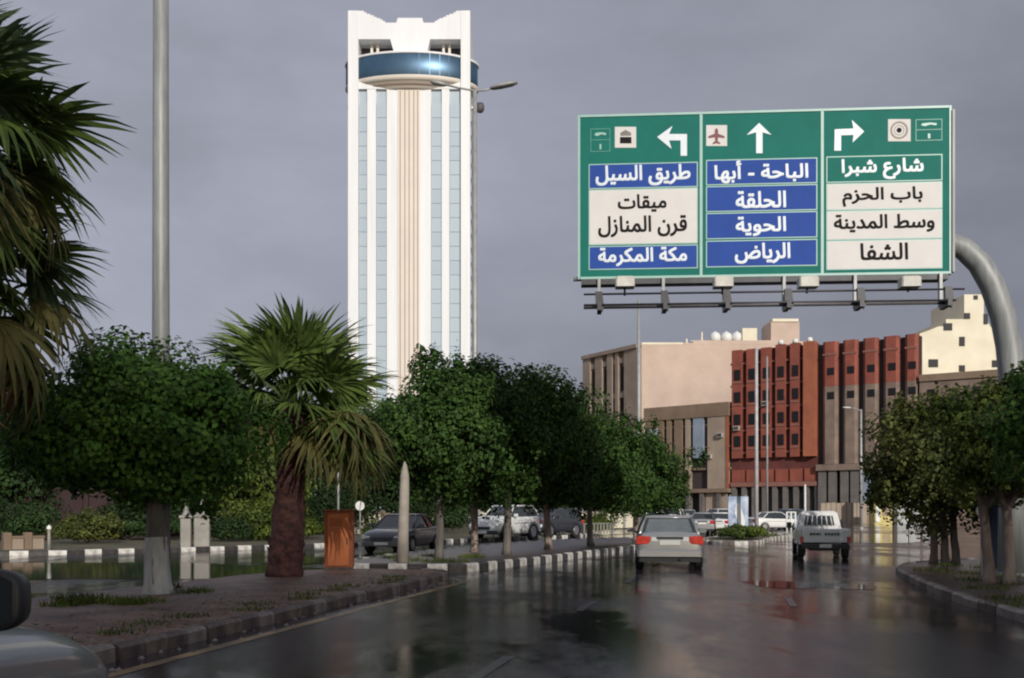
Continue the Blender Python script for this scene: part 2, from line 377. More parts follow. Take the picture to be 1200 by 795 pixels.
# standing rain water
def puddle(cx, cy, rx, ry, rz=0, n=60, seed=1, z=.005, jag=.22):
    rr = random.Random(seed); ph = [rr.uniform(0, 6.28) for _ in range(6)]; pts = []
    for k in range(n):
        a = 2*pi*k/n; r = 1+sum(jag/(j+1)*sin((j+2)*a+ph[j]) for j in range(6))
        x, y = rx*r*cos(a), ry*r*sin(a); pts.append((cx+x*cos(rz)-y*sin(rz), cy+x*sin(rz)+y*cos(rz)))
    o = poly_sheet('rain_puddle', pts, z, M_water); tri_fix(o); return o
puddle(-13.5, 25.5, 7.5, 5.0, .15, seed=3); puddle(-5.0, 33.5, 1.4, 4.4, -.5, seed=5, jag=.12)
puddle(6.0, 21.0, 1.0, 1.3, .3, seed=11)
puddle(18, 60, 7, 12, -.4, seed=14)

# ------------------------------------------------------------------ foliage
def leaf_cloud(seed, n, rx, ry, rz, leaf, clumps=70, clr=.30, flat=.9, lump=.17, asp=2.0, weep=0):
    """n small leaf quads spread through a crown-shaped volume, centred at the origin"""
    g = np.random.default_rng(seed)
    d = g.normal(size=(clumps, 3)); d /= np.linalg.norm(d, axis=1)[:, None]
    d[:, 2] = np.where(d[:, 2] < 0, d[:, 2]*flat, d[:, 2])
    rad = g.uniform(.62, 1.0, clumps)**.7 * (1-clr*.75) * (1+g.normal(0, lump, clumps))
    c = d*rad[:, None]
    cs = clr*g.uniform(.7, 1.25, clumps)
    idx = g.integers(0, clumps, n)
    o = g.normal(size=(n, 3)); o /= np.linalg.norm(o, axis=1)[:, None]
    p = c[idx]+o*(cs[idx]*g.uniform(.25, 1, n)**.45)[:, None]
    # single sprigs stick out of the clipped outline
    j = n//14; sc_ = g.integers(0, clumps, 26); pk = g.integers(0, 26, j)
    p[-j:] = (c[sc_]*(1.12+.18*g.uniform(0, 1, 26))[:, None])[pk]+g.normal(0, .035, (j, 3))*np.array([1,1,1.8])
    # a share of leaves fills the inside
    k = n//6; q = g.normal(size=(k, 3)); q /= np.linalg.norm(q, axis=1)[:, None]; q *= g.uniform(0, .8, k)[:, None]**.5
    p[:k] = q*.85; p[:k, 2] = np.maximum(p[:k, 2], -flat*.8)
    p *= np.array([rx, ry, rz])*1.09
    nr = o+p/np.array([rx, ry, rz])*.8+g.normal(0, .6, (n, 3)); nr[:, 2] += .35
    nr /= np.linalg.norm(nr, axis=1)[:, None]
    t = g.normal(size=(n, 3)); t[:, 2] -= .5+weep*3; t -= nr*np.sum(t*nr, axis=1)[:, None]; t /= np.linalg.norm(t, axis=1)[:, None]
    b = np.cross(nr, t); s = leaf*g.uniform(.6, 1.35, n)[:, None]
    v = np.empty((n, 4, 3)); v[:, 0] = p-t*s*.5*asp/2; v[:, 1] = p-b*s*.36+nr*s*.08; v[:, 2] = p+t*s*.5*asp/2; v[:, 3] = p+b*s*.36+nr*s*.08
    return v.reshape(-1, 3)
def quads_mesh(name, v, m):
    n = len(v)//4; me = bpy.data.meshes.new(name)
    me.vertices.add(len(v)); me.vertices.foreach_set('co', v.astype(np.float32).ravel())
    me.loops.add(len(v)); me.loops.foreach_set('vertex_index', np.arange(len(v), dtype=np.int32))
    me.polygons.add(n); me.polygons.foreach_set('loop_start', np.arange(0, 4*n, 4, dtype=np.int32))
    try: me.polygons.foreach_set('loop_total', np.full(n, 4, dtype=np.int32))
    except Exception: pass
    me.update(calc_edges=True); me.materials.append(m); return me
def tree(label, x, y, zb, zc, rx, rz, tr=.13, seed=1, n=9000, leaf=.13, mleaf=None, mbark=None, ry=None, group=None, fork=None, clumps=70, clr=.3, cx=0, name='clipped_tree', flat=.92, lime=0, weep=0, stems=1, cat='tree'):
    rr = random.Random(seed); t = thing(name, label, cat, (x, y, zb), 0, group)
    zc -= zb; ry = ry or rx; zf = fork or (zc-rz*.62)
    v = leaf_cloud(seed, n, rx, ry, rz, leaf, clumps, clr, flat, weep=weep)+np.array([cx, 0, zc])
    link('crown', quads_mesh('crown', v, mleaf or M_leaf2), t)
    for s in range(stems):
        ox = (s-(stems-1)/2)*.3 if stems > 1 else 0; oy = rr.uniform(-.1,.1) if stems > 1 else 0
        lx, ly = rr.uniform(-.12,.12), rr.uniform(-.12,.12); mb = MB()
        path = [(ox+lx*u+ rr.uniform(-.02,.02), oy+ly*u, zf*u-.03*(u == 0)) for u in (0,.08,.25,.5,.75,1)]
        mb.tube(path, [tr*1.45, tr*1.12, tr, tr*.93, tr*.88, tr*.85], 12, jit=.07, rnd=rr)
        top = Vector(path[-1])
        tk = mb.build('trunk', mbark or M_bark, t)
        mb = MB()
        for k in range(6 if stems == 1 else 4):
            a = k*2*pi/6+rr.uniform(-.3,.3); e = Vector((cx+cos(a)*rx*.6, sin(a)*ry*.6, zc+rz*rr.uniform(-.1,.45)))
            mid = top.lerp(e, .45)+Vector((0,0,rr.uniform(-.05,.12)))
            mb.tube([top-Vector((0,0,.12)), top.lerp(mid,.5)+Vector((0,0,-.03)), mid, mid.lerp(e,.55)+Vector((rr.uniform(-.1,.1),rr.uniform(-.1,.1),.05)), e], [tr*.62, tr*.5, tr*.38, tr*.25, .012], 7)
        mb.build('limb', mbark or M_bark, tk)
        if lime:
            MB().tube([Vector(path[0])+Vector((0,0,.0)), (lx*.1+ox, ly*.1+oy, zf*.1), (lx*.3+ox, ly*.3+oy, zf*.3), (lx*.5+ox, ly*.5+oy, lime)], [tr*1.5, tr*1.2, tr*1.05, tr*1.0], 14, cap=False, jit=.04, rnd=rr).build('limewash_band', M_barkw, tk)
    return t

# near ficus on the left, in front of the tall grey pole
tree('dense round clipped tree with limewashed trunk at the left, before the tall grey mast', -5.98, 17.3, .12, 2.90, 1.98, 1.48, tr=.19, seed=21, n=42000, leaf=.10, mleaf=M_leaf, mbark=M_bark, cx=-.22, clumps=120, clr=.24, lime=.95, fork=1.75)
G = 'clipped trees in a row on the island'
row = [('leftmost clipped tree of the island row, just right of the fan palm', 515, 29, 507, 1.95, 2.05, .11),
       ('second clipped tree of the island row, its crown under the foot of the white tower', 556, 33.5, 508, 2.3, 2.5, .11),
       ('tallest and bushiest clipped tree of the island row, with a ragged top', 594, 32, 505, 2.2, 2.4, .12),
       ('clipped tree in the middle of the island row where the tops step down', 643, 36, 528, 2.4, 2.35, .12),
       ('second last clipped tree of the island row, behind the low railing', 692, 40, 542, 2.45, 2.2, .12),
       ('last and lowest clipped tree of the island row, left above the silver sedan', 746, 45, 557, 2.3, 1.95, .13)]
for i, (lb, px, d, yc, rx, rz, tr_) in enumerate(row):
    p = at(px, d)
    tree(lb, p.x, p.y, .18, hz(yc, d), rx, rz, tr=tr_, seed=40+i, n=30000, leaf=.125, mleaf=M_leaf2, mbark=M_barkp if i % 2 else M_bark, group=G, clumps=90, clr=.26)
# right hand trees
p = at(1108, 27); tree('wide clipped tree with several pale stems right of the white pickup', p.x, p.y, .12, hz(542, 27), 2.0, 2.05, tr=.10, seed=61, n=22000, leaf=.12, mleaf=M_leafdry, mbark=M_barkp, stems=3, fork=1.3, clumps=90, clr=.25)
p = at(1172, 19.5); tree('bright yellow-green clipped tree before the curved sign post', p.x, p.y, .12, hz(520, 19.5), 1.5, 1.3, tr=.10, seed=62, n=20000, leaf=.10, mleaf=M_leafy, mbark=M_barkp, stems=2, fork=1.5, cx=.28, clumps=80, clr=.27)
p = at(1262, 15.5); tree('nearest right hand tree, cut off by the right edge of the view', p.x, p.y, .12, hz(500, 15.5), 1.1, 1.05, tr=.11, seed=63, n=17000, leaf=.09, mleaf=M_leaf, mbark=M_barkp, clumps=70, clr=.28, fork=1.6)
# background trees beyond the other carriageway
BG = 'trees beyond the flooded carriageway'
bgt = [(-50,58,470,4.2,4.6,'bushy dark tree at the left edge behind the hanging palm leaves',M_leafbg,0),
       (30,56,550,3.4,3.6,'low dark green tree above the maroon wall at the far left',M_leafbg,0),
       (100,66,545,4.0,4.2,'dark tree seen under the left side of the big round crown',M_leafbg,0),
       (172,60,560,3.8,3.6,'shadowed tree seen right behind the limewashed trunk',M_leafbg,0),
       (238,64,545,3.6,4.3,'weeping yellow-green tree above the two pale gate pillars',M_leafy,1),
       (298,54,550,2.9,3.7,'weeping light green tree left of the reddish palm trunk',M_leafy,1),
       (368,68,545,4.4,4.6,'tall green tree behind the orange cabinet',M_leafbg,0),
       (432,78,540,4.8,5.2,'dark tree behind the pale pointed post',M_leafbg,0),
       (492,72,560,3.9,3.9,'green tree above the oncoming dark car',M_leafbg,0),
       (545,88,560,4.8,4.3,'far tree glimpsed between the trunks of the island row',M_leafbg,0),
       (602,100,562,5.2,4.3,'far dark tree between the second and third island trunks',M_leafbg,0),
       (655,100,568,4.8,3.6,'farthest low tree behind the cream garden wall',M_leafbg,0),
       (715,104,575,4.4,3.0,'small far tree at the right end of the cream garden wall',M_leafbg,0)]
for i, (px, d, yc, rx, rz, lb, ml, wp) in enumerate(bgt):
    p = at(px, d); tree(lb, p.x, p.y, .1, hz(yc, d), rx, rz, tr=.16, seed=80+i, n=13000, leaf=.27 if not wp else .22, mleaf=ml, group=BG, clumps=70, clr=.3, name='background_tree', flat=.9, weep=wp)
def shrub(label, x, y, zb, rx, ry, rz, seed, n=2500, leaf=.1, ml=None, name='shrub'):
    t = thing(name, label, 'shrub', (x, y, zb))
    v = leaf_cloud(seed, n, rx, ry, rz, leaf, 40, .3, .5)+np.array([0,0,rz*.75]); link('foliage', quads_mesh('foliage', v, ml or M_leafbg), t)
    mb = MB()
    for k in range(5): a = k*1.3; mb.tube([(0,0,0),(cos(a)*rx*.3, sin(a)*ry*.3, rz*.7),(cos(a)*rx*.6, sin(a)*ry*.6, rz*1.2)], [.03,.02,.006], 6)
    mb.build('stem', M_bark, t)
shrub('olive brown clipped hedge right of the low beige wall', *at(102,45)[:2], .1, 1.7, .8, .8, 101, 5000, .13, M_leafdry, name='hedge')
shrub('low dark shrub right of the two pale gate pillars', *at(270,48)[:2], .1, 1.2, .7, .75, 102, 3000, .12)
shrub('low shrub at the foot of the wall left of the orange cabinet', *at(352,54)[:2], .1, 1.3, .7, .7, 103, 3000, .13, M_leafy)
shrub('dull green shrub before the cream panelled wall', *at(440,57)[:2], .1, .9, .5, .5, 104, 2500, .12, M_leafy)
shrub('green shrub under the middle of the island tree row', *at(700,72)[:2], .1, 1.6, .7, .7, 105, 3000, .14, M_leafy)
shrub('low green hedge on the far island right of the silver sedan', 11.3, 50.8, .15, 1.15, 2.4, .42, 106, 5000, .11, M_leafy, name='hedge')
for i, (px, d_, lb, rx, rz, ml) in enumerate(((150,50,'dark bush before the maroon wall just left of the limewashed trunk',2.6,1.1,M_leafbg),(196,52,'dark bush left behind the two gate pillars',1.8,1.3,M_leafbg),(315,50,'leafy bush behind the reddish palm trunk',2.2,1.2,M_leafy),(395,62,'dark bush directly behind the orange cabinet',3.0,1.7,M_leafbg),(20,50,'dark bush at the left edge before the maroon wall',2.4,1.2,M_leafbg),(500,66,'bush beyond the second car right of the pale post',2.5,1.4,M_leafbg))):
    shrub(lb, *at(px,d_)[:2], .1, rx, 1.0, rz, 120+i, 6000, .15, ml)
# weeds on the islands
def weeds(name, spots, seed, m, parent_lab=None):
    g = np.random.default_rng(seed); vs = []
    for (x, y, z, r, n, h) in spots:
        a = g.uniform(0, 2*pi, n); rr_ = r*np.sqrt(g.uniform(0, 1, n)); bx = x+rr_*np.cos(a); by = y+rr_*np.sin(a)
        hh = h*g.uniform(.4, 1.2, n); th = g.uniform(0, pi, n); w = .012; lx, ly = g.normal(0, .03, n), g.normal(0, .03, n)
        v = np.empty((n, 4, 3)); v[:,0] = np.stack([bx-w*np.cos(th), by-w*np.sin(th), np.full(n, z)], 1); v[:,1] = np.stack([bx+w*np.cos(th), by+w*np.sin(th), np.full(n, z)], 1)
        v[:,2] = np.stack([bx+lx+.003, by+ly, z+hh], 1); v[:,3] = np.stack([bx+lx-.003, by+ly, z+hh], 1); vs.append(v.reshape(-1, 3))
    o = link(name, quads_mesh(name, np.concatenate(vs), m), kind='stuff'); tag(o, 'short weeds and grass sprouting on the traffic islands', 'grass')
sp = [(R.uniform(-7.4,-5.2), R.uniform(15,19.5), .12, R.uniform(.15,.5), 160, .09) for _ in range(9)]
sp += [(kx(d)-R.uniform(.25,.9), d, .12, .3, 70, .06) for d in np.arange(8, 22, .9)]
sp += [(R.uniform(-3.5,-1), R.uniform(26.5,31), .18, .4, 120, .1) for _ in range(8)]
sp += [(7.4+(d-17)*.24+R.uniform(.4,2.5), d, .12, .4, 90, .09) for d in np.arange(15, 27, 1.1)]
weeds('grass', sp, 5, M_leafy)

# ------------------------------------------------------------------ palms
def frond_mesh(name, m, seed, Lp=1.0, Lf=1.15, nb=34, spread=118, droop=.35, fold=0, width=.042):
    rr = random.Random(seed); mb = MB()
    mb.tube([(0,0,0),(Lp*.5,0,.03),(Lp,0,-.02)], [.028,.02,.014], 5)
    for k in range(nb):
        a = radians(-spread+2*spread*k/(nb-1)+rr.uniform(-2,2)); l = Lf*(1-.38*abs(a)/radians(120))*rr.uniform(.9,1.08)
        ca, sa = cos(a), sin(a)*(1-fold); nrm = hypot(ca, sa); ca /= nrm; sa /= nrm; vs = []; dr = droop*rr.uniform(.6,1.5)
        for j, u in enumerate((.02,.3,.55,.78,1.0)):
            w = width*(.25,1,.85,.5,.04)[j]; r = l*u; z = -dr*(u**2.2)*l-.02
            r2 = r*(1-.25*dr*u*u); bd = .05*l*u*u*sin(k*2.1+seed); cx, cy = Lp+ca*r2-sa*bd, sa*r2+ca*bd
            zz = .03*(1 if k % 2 else -1)*(1-u)
            vs += [(cx-sa*w, cy+ca*w, z+zz), (cx+sa*w, cy-ca*w, z-zz)]
        mb.add(vs, [(2*j, 2*j+1, 2*j+3, 2*j+2) for j in range(4)])
    return mb.mesh(name, m)
def palm(label, x, y, zb, zt, tr0, tr1, scale, seed, specs, skirt=0, mtrunk=None, leafbase=True, lean=(0,0)):
    """specs: list of (count, elev_lo, elev_hi, mesh list, scale)"""
    rr = random.Random(seed); t = thing('fan_palm', label, 'palm tree', (x, y, zb)); H = zt-zb
    mb = MB(); path = []; rad = []
    for i in range(25):
        u = i/24; path.append((lean[0]*u, lean[1]*u, H*u-.02)); r = tr1+(tr0-tr1)*(1-u)**1.6; r *= 1+(.05 if i % 2 else -.02); rad.append(r)
    mb.tube(path, rad, 18, jit=.05, rnd=rr); mb.build('trunk', mtrunk or M_barkr, t)
    if leafbase:    # criss-cross stubs of old leaf bases
        mb = MB()
        for i in range(230):
            u = rr.uniform(.03, 1.0)**.8; a = i*2.39996; r = (tr1+(tr0-tr1)*(1-u)**1.6)*.98; c = Vector((lean[0]*u+cos(a)*r, lean[1]*u+sin(a)*r, H*u))
            e = c+Vector((cos(a)*.07, sin(a)*.07, .10*rr.uniform(.6,1.4))); tn = Vector((-sin(a), cos(a), 0))*.045
            mb.add([c-tn, c+tn, e+tn*.5, e-tn*.5, c-tn+Vector((0,0,-.05)), c+tn+Vector((0,0,-.05))], [(0,1,2,3),(0,3,4),(1,5,2),(4,3,2,5),(0,4,5,1)])
        mb.build('leaf_base', mtrunk or M_barkr, t, kind='stuff')
    k = 0
    for cnt, e0, e1, ms, s0, azs in specs:
        for i in range(cnt):
            u = (i+.5)/cnt; az = (k*2.39996+rr.uniform(-.3,.3)) if azs is None else rr.uniform(*azs); el = radians(e0+(e1-e0)*u+rr.uniform(-7,7)); k += 1
            o = bpy.data.objects.new('frond', rr.choice(ms)); COL.objects.link(o); o.parent = t
            s = scale*s0*rr.uniform(.85,1.12); o.location = (lean[0]+cos(az)*tr1*.5, lean[1]+sin(az)*tr1*.5, H-.1+.25*sin(el)*scale*(.5 if el > 0 else 1))
            mrot = Matrix.Rotation(az, 4, 'Z') @ Matrix.Rotation(-el, 4, 'Y') @ Matrix.Rotation(rr.uniform(-.6,.6), 4, 'X')
            o.rotation_euler = mrot.to_euler(); o.scale = (s, s, s)
    return t
FG = [frond_mesh('frond', M_frond, i, droop=.25+.12*i) for i in range(3)]
FD = [frond_mesh('frond', M_frondd, 10+i, droop=.2+.15*i) for i in range(3)]
FY = [frond_mesh('frond', M_frondy, 20+i, droop=.6, spread=100, fold=.2) for i in range(2)]
FX = [frond_mesh('frond', M_fronddead, 30+i, droop=.5, spread=70, fold=.45) for i in range(2)]
p = at(333, 21.9)
palm('stout fan palm with a reddish shaggy trunk beside the orange cabinet', p.x, p.y, .12, hz(478, 21.9), .40, .25, 1.05, 5,
     [(10,85,55,FG,1.1,None),(16,58,25,FG+FD[:1],1.08,None),(18,25,-8,FD[:1]+FG,1.02,None),(11,-5,-24,FG+FY[:1],.92,None),(9,-4,-30,FY+FG[:1],1.05,(-.6,.5))], lean=(.25,0))
p = at(-76, 13)
palm('large fan palm hanging into the left edge, dead fronds under its crown', p.x, p.y, .12, hz(150, 13), .30, .22, 1.0, 9,
     [(10,85,50,FD,1.0,None),(15,50,5,FD+FG,1.0,None),(12,5,-30,FD+FG,1.0,None),(9,-25,-60,FG+FY,1.0,None),(8,-50,-75,FX+FY+FG,1.0,None)], mtrunk=M_bark)
p = at(-52, 13.6)
o = palm('lower fan palm at the left edge, green and straw coloured drooping fronds', p.x-.25, p.y+.5, .12, hz(305, 13.6), .28, .22, .95, 14,
     [(8,70,30,FD+FG,1.0,None),(13,30,-15,FD+FG,1.05,None),(12,-15,-50,FG+FY,1.05,None),(9,-45,-75,FX+FY+FG,1.05,None)], mtrunk=M_bark)
# dry flower stalk of the tall palm
mb = MB(); c = at(66, 12.7, 185)
# ------------------------------------------------------------------ tall pole and street lamps
t = thing('tall_pole', 'tall grey tapered steel mast rising out of view behind the round clipped tree', 'pole', (*at(188.5, 18.3)[:2], .12))
MB().tube([(0,0,0),(0,0,3),(0,0,8),(0,0,14.5)], [.165,.155,.14,.125], 24).build('shaft', M_galv, t)
MB().cyl((0,0,.02), .26, .02, 'z', 16).build('base_plate', M_galv, t)
for k in range(4): MB().cyl((.2*cos(k*pi/2+.7), .2*sin(k*pi/2+.7), .06), .02, .03, 'z', 6).build('bolt', M_darkm, t)
mb = MB(); mb.cyl((0,0,14.55), .3, .1, 'z', 16)
mb.build('crown_ring', M_lamp, t)

def luminaire(mb, x0, z0, x1, z1, w=.15):
    """flattened tapering lamp head between two points in the x-z plane"""
    d = Vector((x1-x0, 0, z1-z0)); L_ = d.length; d.normalize(); n = Vector((-d.z, 0, d.x)); vs = []; prof = [(0,.35,.5),(.1,.75,.9),(.4,1,1),(.8,.95,.9),(1,.5,.4)]
    for u, ww, hh in prof:
        c = Vector((x0, 0, z0))+d*(L_*u)
        for a, b in ((-1,-.5),(-.8,.6),(0,1),(.8,.6),(1,-.5),(0,-.7)): vs.append(c+Vector((0, a*w*ww, 0))+n*(b*.09*hh))
    fs = [tuple(range(6)), tuple(range(24,30))]
    for i in range(4):
        for k in range(6): j=(k+1)%6; fs.append((i*6+k, i*6+j, i*6+6+j, i*6+6+k))
    mb.add(vs, fs, True)
d = 40.0; s = d/F
t = thing('street_lamp', 'tall double armed street lamp standing against the right edge of the white tower', 'street lamp', (*at(556.5, d)[:2], .18))
zt = hz(106, d)-.18
MB().tube([(0,0,0),(0,0,6),(0,0,zt)], [.13,.11,.085], 14).build('pole', M_lamp, t)
MB().tube([(-36*s,0,zt+.23),(-20*s,0,zt+.10),(0,0,zt-.02),(12*s,0,zt+.0),(20*s,0,zt+.08)], .04, 8).build('arm', M_lamp, t)
mb = MB(); luminaire(mb, 18*s, zt+.08, 50*s, zt+.30, .2); mb.build('lamp_head', M_lamp, t)
mb = MB(); luminaire(mb, -34*s, zt+.22, -52*s, zt+.33, .12); mb.build('lamp_head', M_lamp, t)
def simple_pole(label, px, d, ytop, r0, r1, name='lamp_pole', arm=None, m=None, zb=0, cat='pole', group=None):
    t = thing(name, label, cat, (*at(px, d)[:2], zb), 0, group); H = hz(ytop, d)-zb
    MB().tube([(0,0,0),(0,0,H*.5),(0,0,H)], [r0,(r0+r1)/2,r1], 10).build('shaft', m or M_lamp, t)
    MB().cyl((0,0,.08), r0*1.6, .08, 'z', 10).build('foot', m or M_lamp, t)
    if arm:
        for (dx, dz) in arm:
            MB().tube([(0,0,H-.15),(dx*.4,0,H+dz*.7),(dx*.75,0,H+dz)], [.05,.04,.035], 7).build('arm', m or M_lamp, t)
            mb = MB(); luminaire(mb, dx*.7, H+dz, dx*1.25, H+dz+.06*abs(dx)*.3, .16); mb.build('lamp_head', M_white, t)
    return t
simple_pole('slim pale pole standing before the corner of the pink building', 748.5, 78, 352, .17, .12)
simple_pole('bright slim pole standing before the red brick building', 886.5, 64, 408, .13, .09, zb=0, m=mat('pole_pale_paint', (.5,.48,.47), .5))
simple_pole('thin far pole just right of the bright pole before the red building', 899, 120, 418, .13, .1)
simple_pole('grey street lamp with a short arm before the grey ribbed building', 1009, 90, 480, .13, .1, name='street_lamp', arm=[(-1.3,.15)], cat='street lamp')
simple_pole('very thin pole sticking up behind the orange cabinet', 396.5, 46, 512, .055, .045, name='thin_pole', zb=.1)
simple_pole('short white post with pale tip beside the white pickup', 943.5, 84, 568, .09, .07, name='marker_post', m=M_white)

# ------------------------------------------------------------------ overhead sign
D0 = 22.0
PL, PR = at(680, 22.27), at(1112, 21.74)
ang = atan2(PR.y-PL.y, PR.x-PL.x); W = (PR-PL).length
zT = EYE+462*22.27/F; zB = EYE+275*22.27/F; HS = zT-zB
M_sg = mat('sign_green', (.008,.165,.13), .6, spec=.15, var=.12, scale=2)
M_sb = mat('sign_blue', (.025,.075,.34), .6, spec=.15, var=.12, scale=2)
M_sw = mat('sign_white', (.70,.67,.64), .5, var=.06, scale=2, spec=.2)
M_sl = mat('sign_line', (.32,.52,.46), .4, var=.1, scale=3)
M_tw = mat('sign_letter_white', (.72,.78,.82), .4, var=.05)
M_tk = mat('sign_letter_black', (.018,.016,.016), .7, var=.1, spec=.1)
M_tr = mat('sign_letter_maroon', (.16,.02,.02), .5, var=.1)
sign = thing('road_sign', 'large overhead direction sign with three green, blue and white columns of Arabic place names', 'road sign', (PL.x, PL.y, zB), ang)
def SX(px): # photo x -> local x along the sign (perspective corrected)
    a = (px-600)/F; dx, dy = cos(ang), sin(ang)
    return (a*PL.y-PL.x)/(dx-a*dy)
def SZ(px, py):
    s_ = SX(px); dd = PL.y+s_*sin(ang); return hz(py, dd)-zB
def rect_pts(x0, x1, y0, y1):
    xm = (x0+x1)/2; return SX(x0), SX(x1), SZ(xm, y1), SZ(xm, y0)
MB().box(0, W, 0, .12, 0, HS).build('panel', M_sg, sign)
MB().box(-.03, W+.03, .125, .2, .03, HS-.03).build('backing', M_galv, sign)
fr = .035; mb = MB()
mb.box(-.02, W+.02, -.02, .12, HS, HS+fr*1.4); mb.box(-.02, W+.02, -.02, .12, -fr*1.4, 0); mb.box(-.05, -.002, -.02, .12, -.05, HS+.05); mb.box(W+.002, W+.05, -.02, .12, -.05, HS+.05)
mb.build('frame', M_sl, sign)
for px in (821.5, 963.5): MB().box(SX(px)-.03, SX(px)+.03, -.014, -.001, .0, HS).build('divider', M_sl, sign)
def plate(x0, x1, y0, y1, m, nm='name_panel', yy=-.010):
    a, b, c, e = rect_pts(x0, x1, y0, y1)
    o = MB().box(a, b, yy, yy+.0085, c, e).build(nm, m, sign)
    w = .022; mb = MB(); mb.box(a-w, b+w, yy+.002, yy+.0095, e+.0005, e+w); mb.box(a-w, b+w, yy+.002, yy+.0095, c-w, c-.0005); mb.box(a-w, a-.0005, yy+.002, yy+.0095, c, e); mb.box(b+.0005, b+w, yy+.002, yy+.0095, c, e)
    mb.build('border', M_sl, o); return o
c1 = [(691,816.5,192.5,219.5,M_sb),(691,816.5,222.5,285.5,M_sw),(691,816.5,289,314.5,M_sb)]
c2 = [(828.5,956.5,187.5,215,M_sb),(828.5,956.5,218.5,246.5,M_sb),(828.5,956.5,250,278.5,M_sb),(828.5,956.5,282.5,311.5,M_sb)]
c3 = [(969.5,1103,183.5,212,M_sg),(969.5,1103,215.5,244.5,M_sw),(969.5,1103,247.5,279.5,M_sw),(969.5,1103,282.5,314.5,M_sw)]
for q in c1+c2+c3: plate(*q)
# Arabic lettering from the font's presentation forms, joined and set right to left
FM = {'ا':(0xFE8D,0xFE8E,0,0),'أ':(0xFE83,0xFE84,0,0),'ب':(0xFE8F,0xFE90,0xFE91,0xFE92),'ة':(0xFE93,0xFE94,0,0),'ت':(0xFE95,0xFE96,0xFE97,0xFE98),'ح':(0xFEA1,0xFEA2,0xFEA3,0xFEA4),'د':(0xFEA9,0xFEAA,0,0),'ر':(0xFEAD,0xFEAE,0,0),'ز':(0xFEAF,0xFEB0,0,0),'س':(0xFEB1,0xFEB2,0xFEB3,0xFEB4),'ش':(0xFEB5,0xFEB6,0xFEB7,0xFEB8),'ض':(0xFEBD,0xFEBE,0xFEBF,0xFEC0),'ط':(0xFEC1,0xFEC2,0xFEC3,0xFEC4),'ع':(0xFEC9,0xFECA,0xFECB,0xFECC),'ف':(0xFED1,0xFED2,0xFED3,0xFED4),'ق':(0xFED5,0xFED6,0xFED7,0xFED8),'ك':(0xFED9,0xFEDA,0xFEDB,0xFEDC),'ل':(0xFEDD,0xFEDE,0xFEDF,0xFEE0),'م':(0xFEE1,0xFEE2,0xFEE3,0xFEE4),'ن':(0xFEE5,0xFEE6,0xFEE7,0xFEE8),'ه':(0xFEE9,0xFEEA,0xFEEB,0xFEEC),'و':(0xFEED,0xFEEE,0,0),'ي':(0xFEF1,0xFEF2,0xFEF3,0xFEF4)}
def shape(s):
    out = []
    for i, c in enumerate(s):
        if c not in FM: out.append(c); continue
        prev = i > 0 and s[i-1] in FM and FM[s[i-1]][2]; nxt = i+1 < len(s) and s[i+1] in FM and FM[c][2]
        f = FM[c]; k = (3 if nxt else 1) if prev else (2 if nxt else 0); out.append(chr(f[k] or f[0]))
    return ''.join(out[::-1])
def text_mesh(s, m, x0, x1, z0, z1, y, arabic=True, bold=.012):
    cu = bpy.data.curves.new('t', 'FONT'); cu.body = shape(s) if arabic else s; cu.size = 1; cu.resolution_u = 5; cu.fill_mode = 'NONE' if hasattr(cu, 'fill_mode') else 'FULL'
    o = bpy.data.objects.new('t', cu); COL.objects.link(o); bpy.context.view_layer.update()
    me = bpy.data.meshes.new_from_object(o.evaluated_get(bpy.context.evaluated_depsgraph_get())); bpy.data.objects.remove(o); bpy.data.curves.remove(cu)
    # outlines -> triangles kept where the winding number is not zero (joined letters overlap one another)
    E = [tuple(e.vertices) for e in me.edges]; V2 = [v.co.xy for v in me.vertices]
    from mathutils.geometry import delaunay_2d_cdt
    nv, ne, nf, _a, _b, _c = delaunay_2d_cdt(V2, E, [], 0, 1e-5)
    A0 = np.array([V2[a] for a, b in E]); A1 = np.array([V2[b] for a, b in E])
    def wind(px_, py_):
        up = (A0[:,1] <= py_) & (A1[:,1] > py_); dn = (A0[:,1] > py_) & (A1[:,1] <= py_)
        cr_ = (A1[:,0]-A0[:,0])*(py_-A0[:,1])-(px_-A0[:,0])*(A1[:,1]-A0[:,1]); return int((up & (cr_ > 0)).sum()-(dn & (cr_ < 0)).sum())
    fs = []
    for f in nf:
        if len(f) == 3 and wind(sum(nv[i].x for i in f)/3, sum(nv[i].y for i in f)/3): fs.append(tuple(f))
    used = sorted({i for f in fs for i in f}); ix = {v: k for k, v in enumerate(used)}
    vs = np.array([(nv[i].x, nv[i].y, 0) for i in used]); fs = [tuple(ix[i] for i in f) for f in fs]
    par = list(range(len(vs)))
    def find(a):
        while par[a] != a: par[a] = par[par[a]]; a = par[a]
        return a
    for f in fs:
        for q in f[1:]: par[find(f[0])] = find(q)
    ids = {}; isl = np.array([ids.setdefault(find(i), len(ids)) for i in range(len(vs))])
    mn, mx = vs.min(0), vs.max(0); sx_, sz_ = (x1-x0-bold)/(mx[0]-mn[0]), (z1-z0-bold)/(mx[1]-mn[1])
    out = MB(); lay = 0
    for (ox, oz) in ((0,0),(bold,0),(0,bold),(bold,bold)):
        P = [(x0+ox+(v[0]-mn[0])*sx_, y-.0006*(isl[i] % 3)-.002*lay, z0+oz+(v[1]-mn[1])*sz_) for i, v in enumerate(vs)]
        out.add(P, fs); lay += 1
    me2 = bpy.data.meshes.new('lettering'); me2.from_pydata(out.v, [], out.f); me2.materials.append(m)
    return me2
def write(s, m, x0, x1, y0, y1, bold=.02):
    a, b, c, e = rect_pts(x0, x1, y0, y1); o = link('lettering', text_mesh(s, m, a, b, c, e, -.013, bold=bold), sign); return o
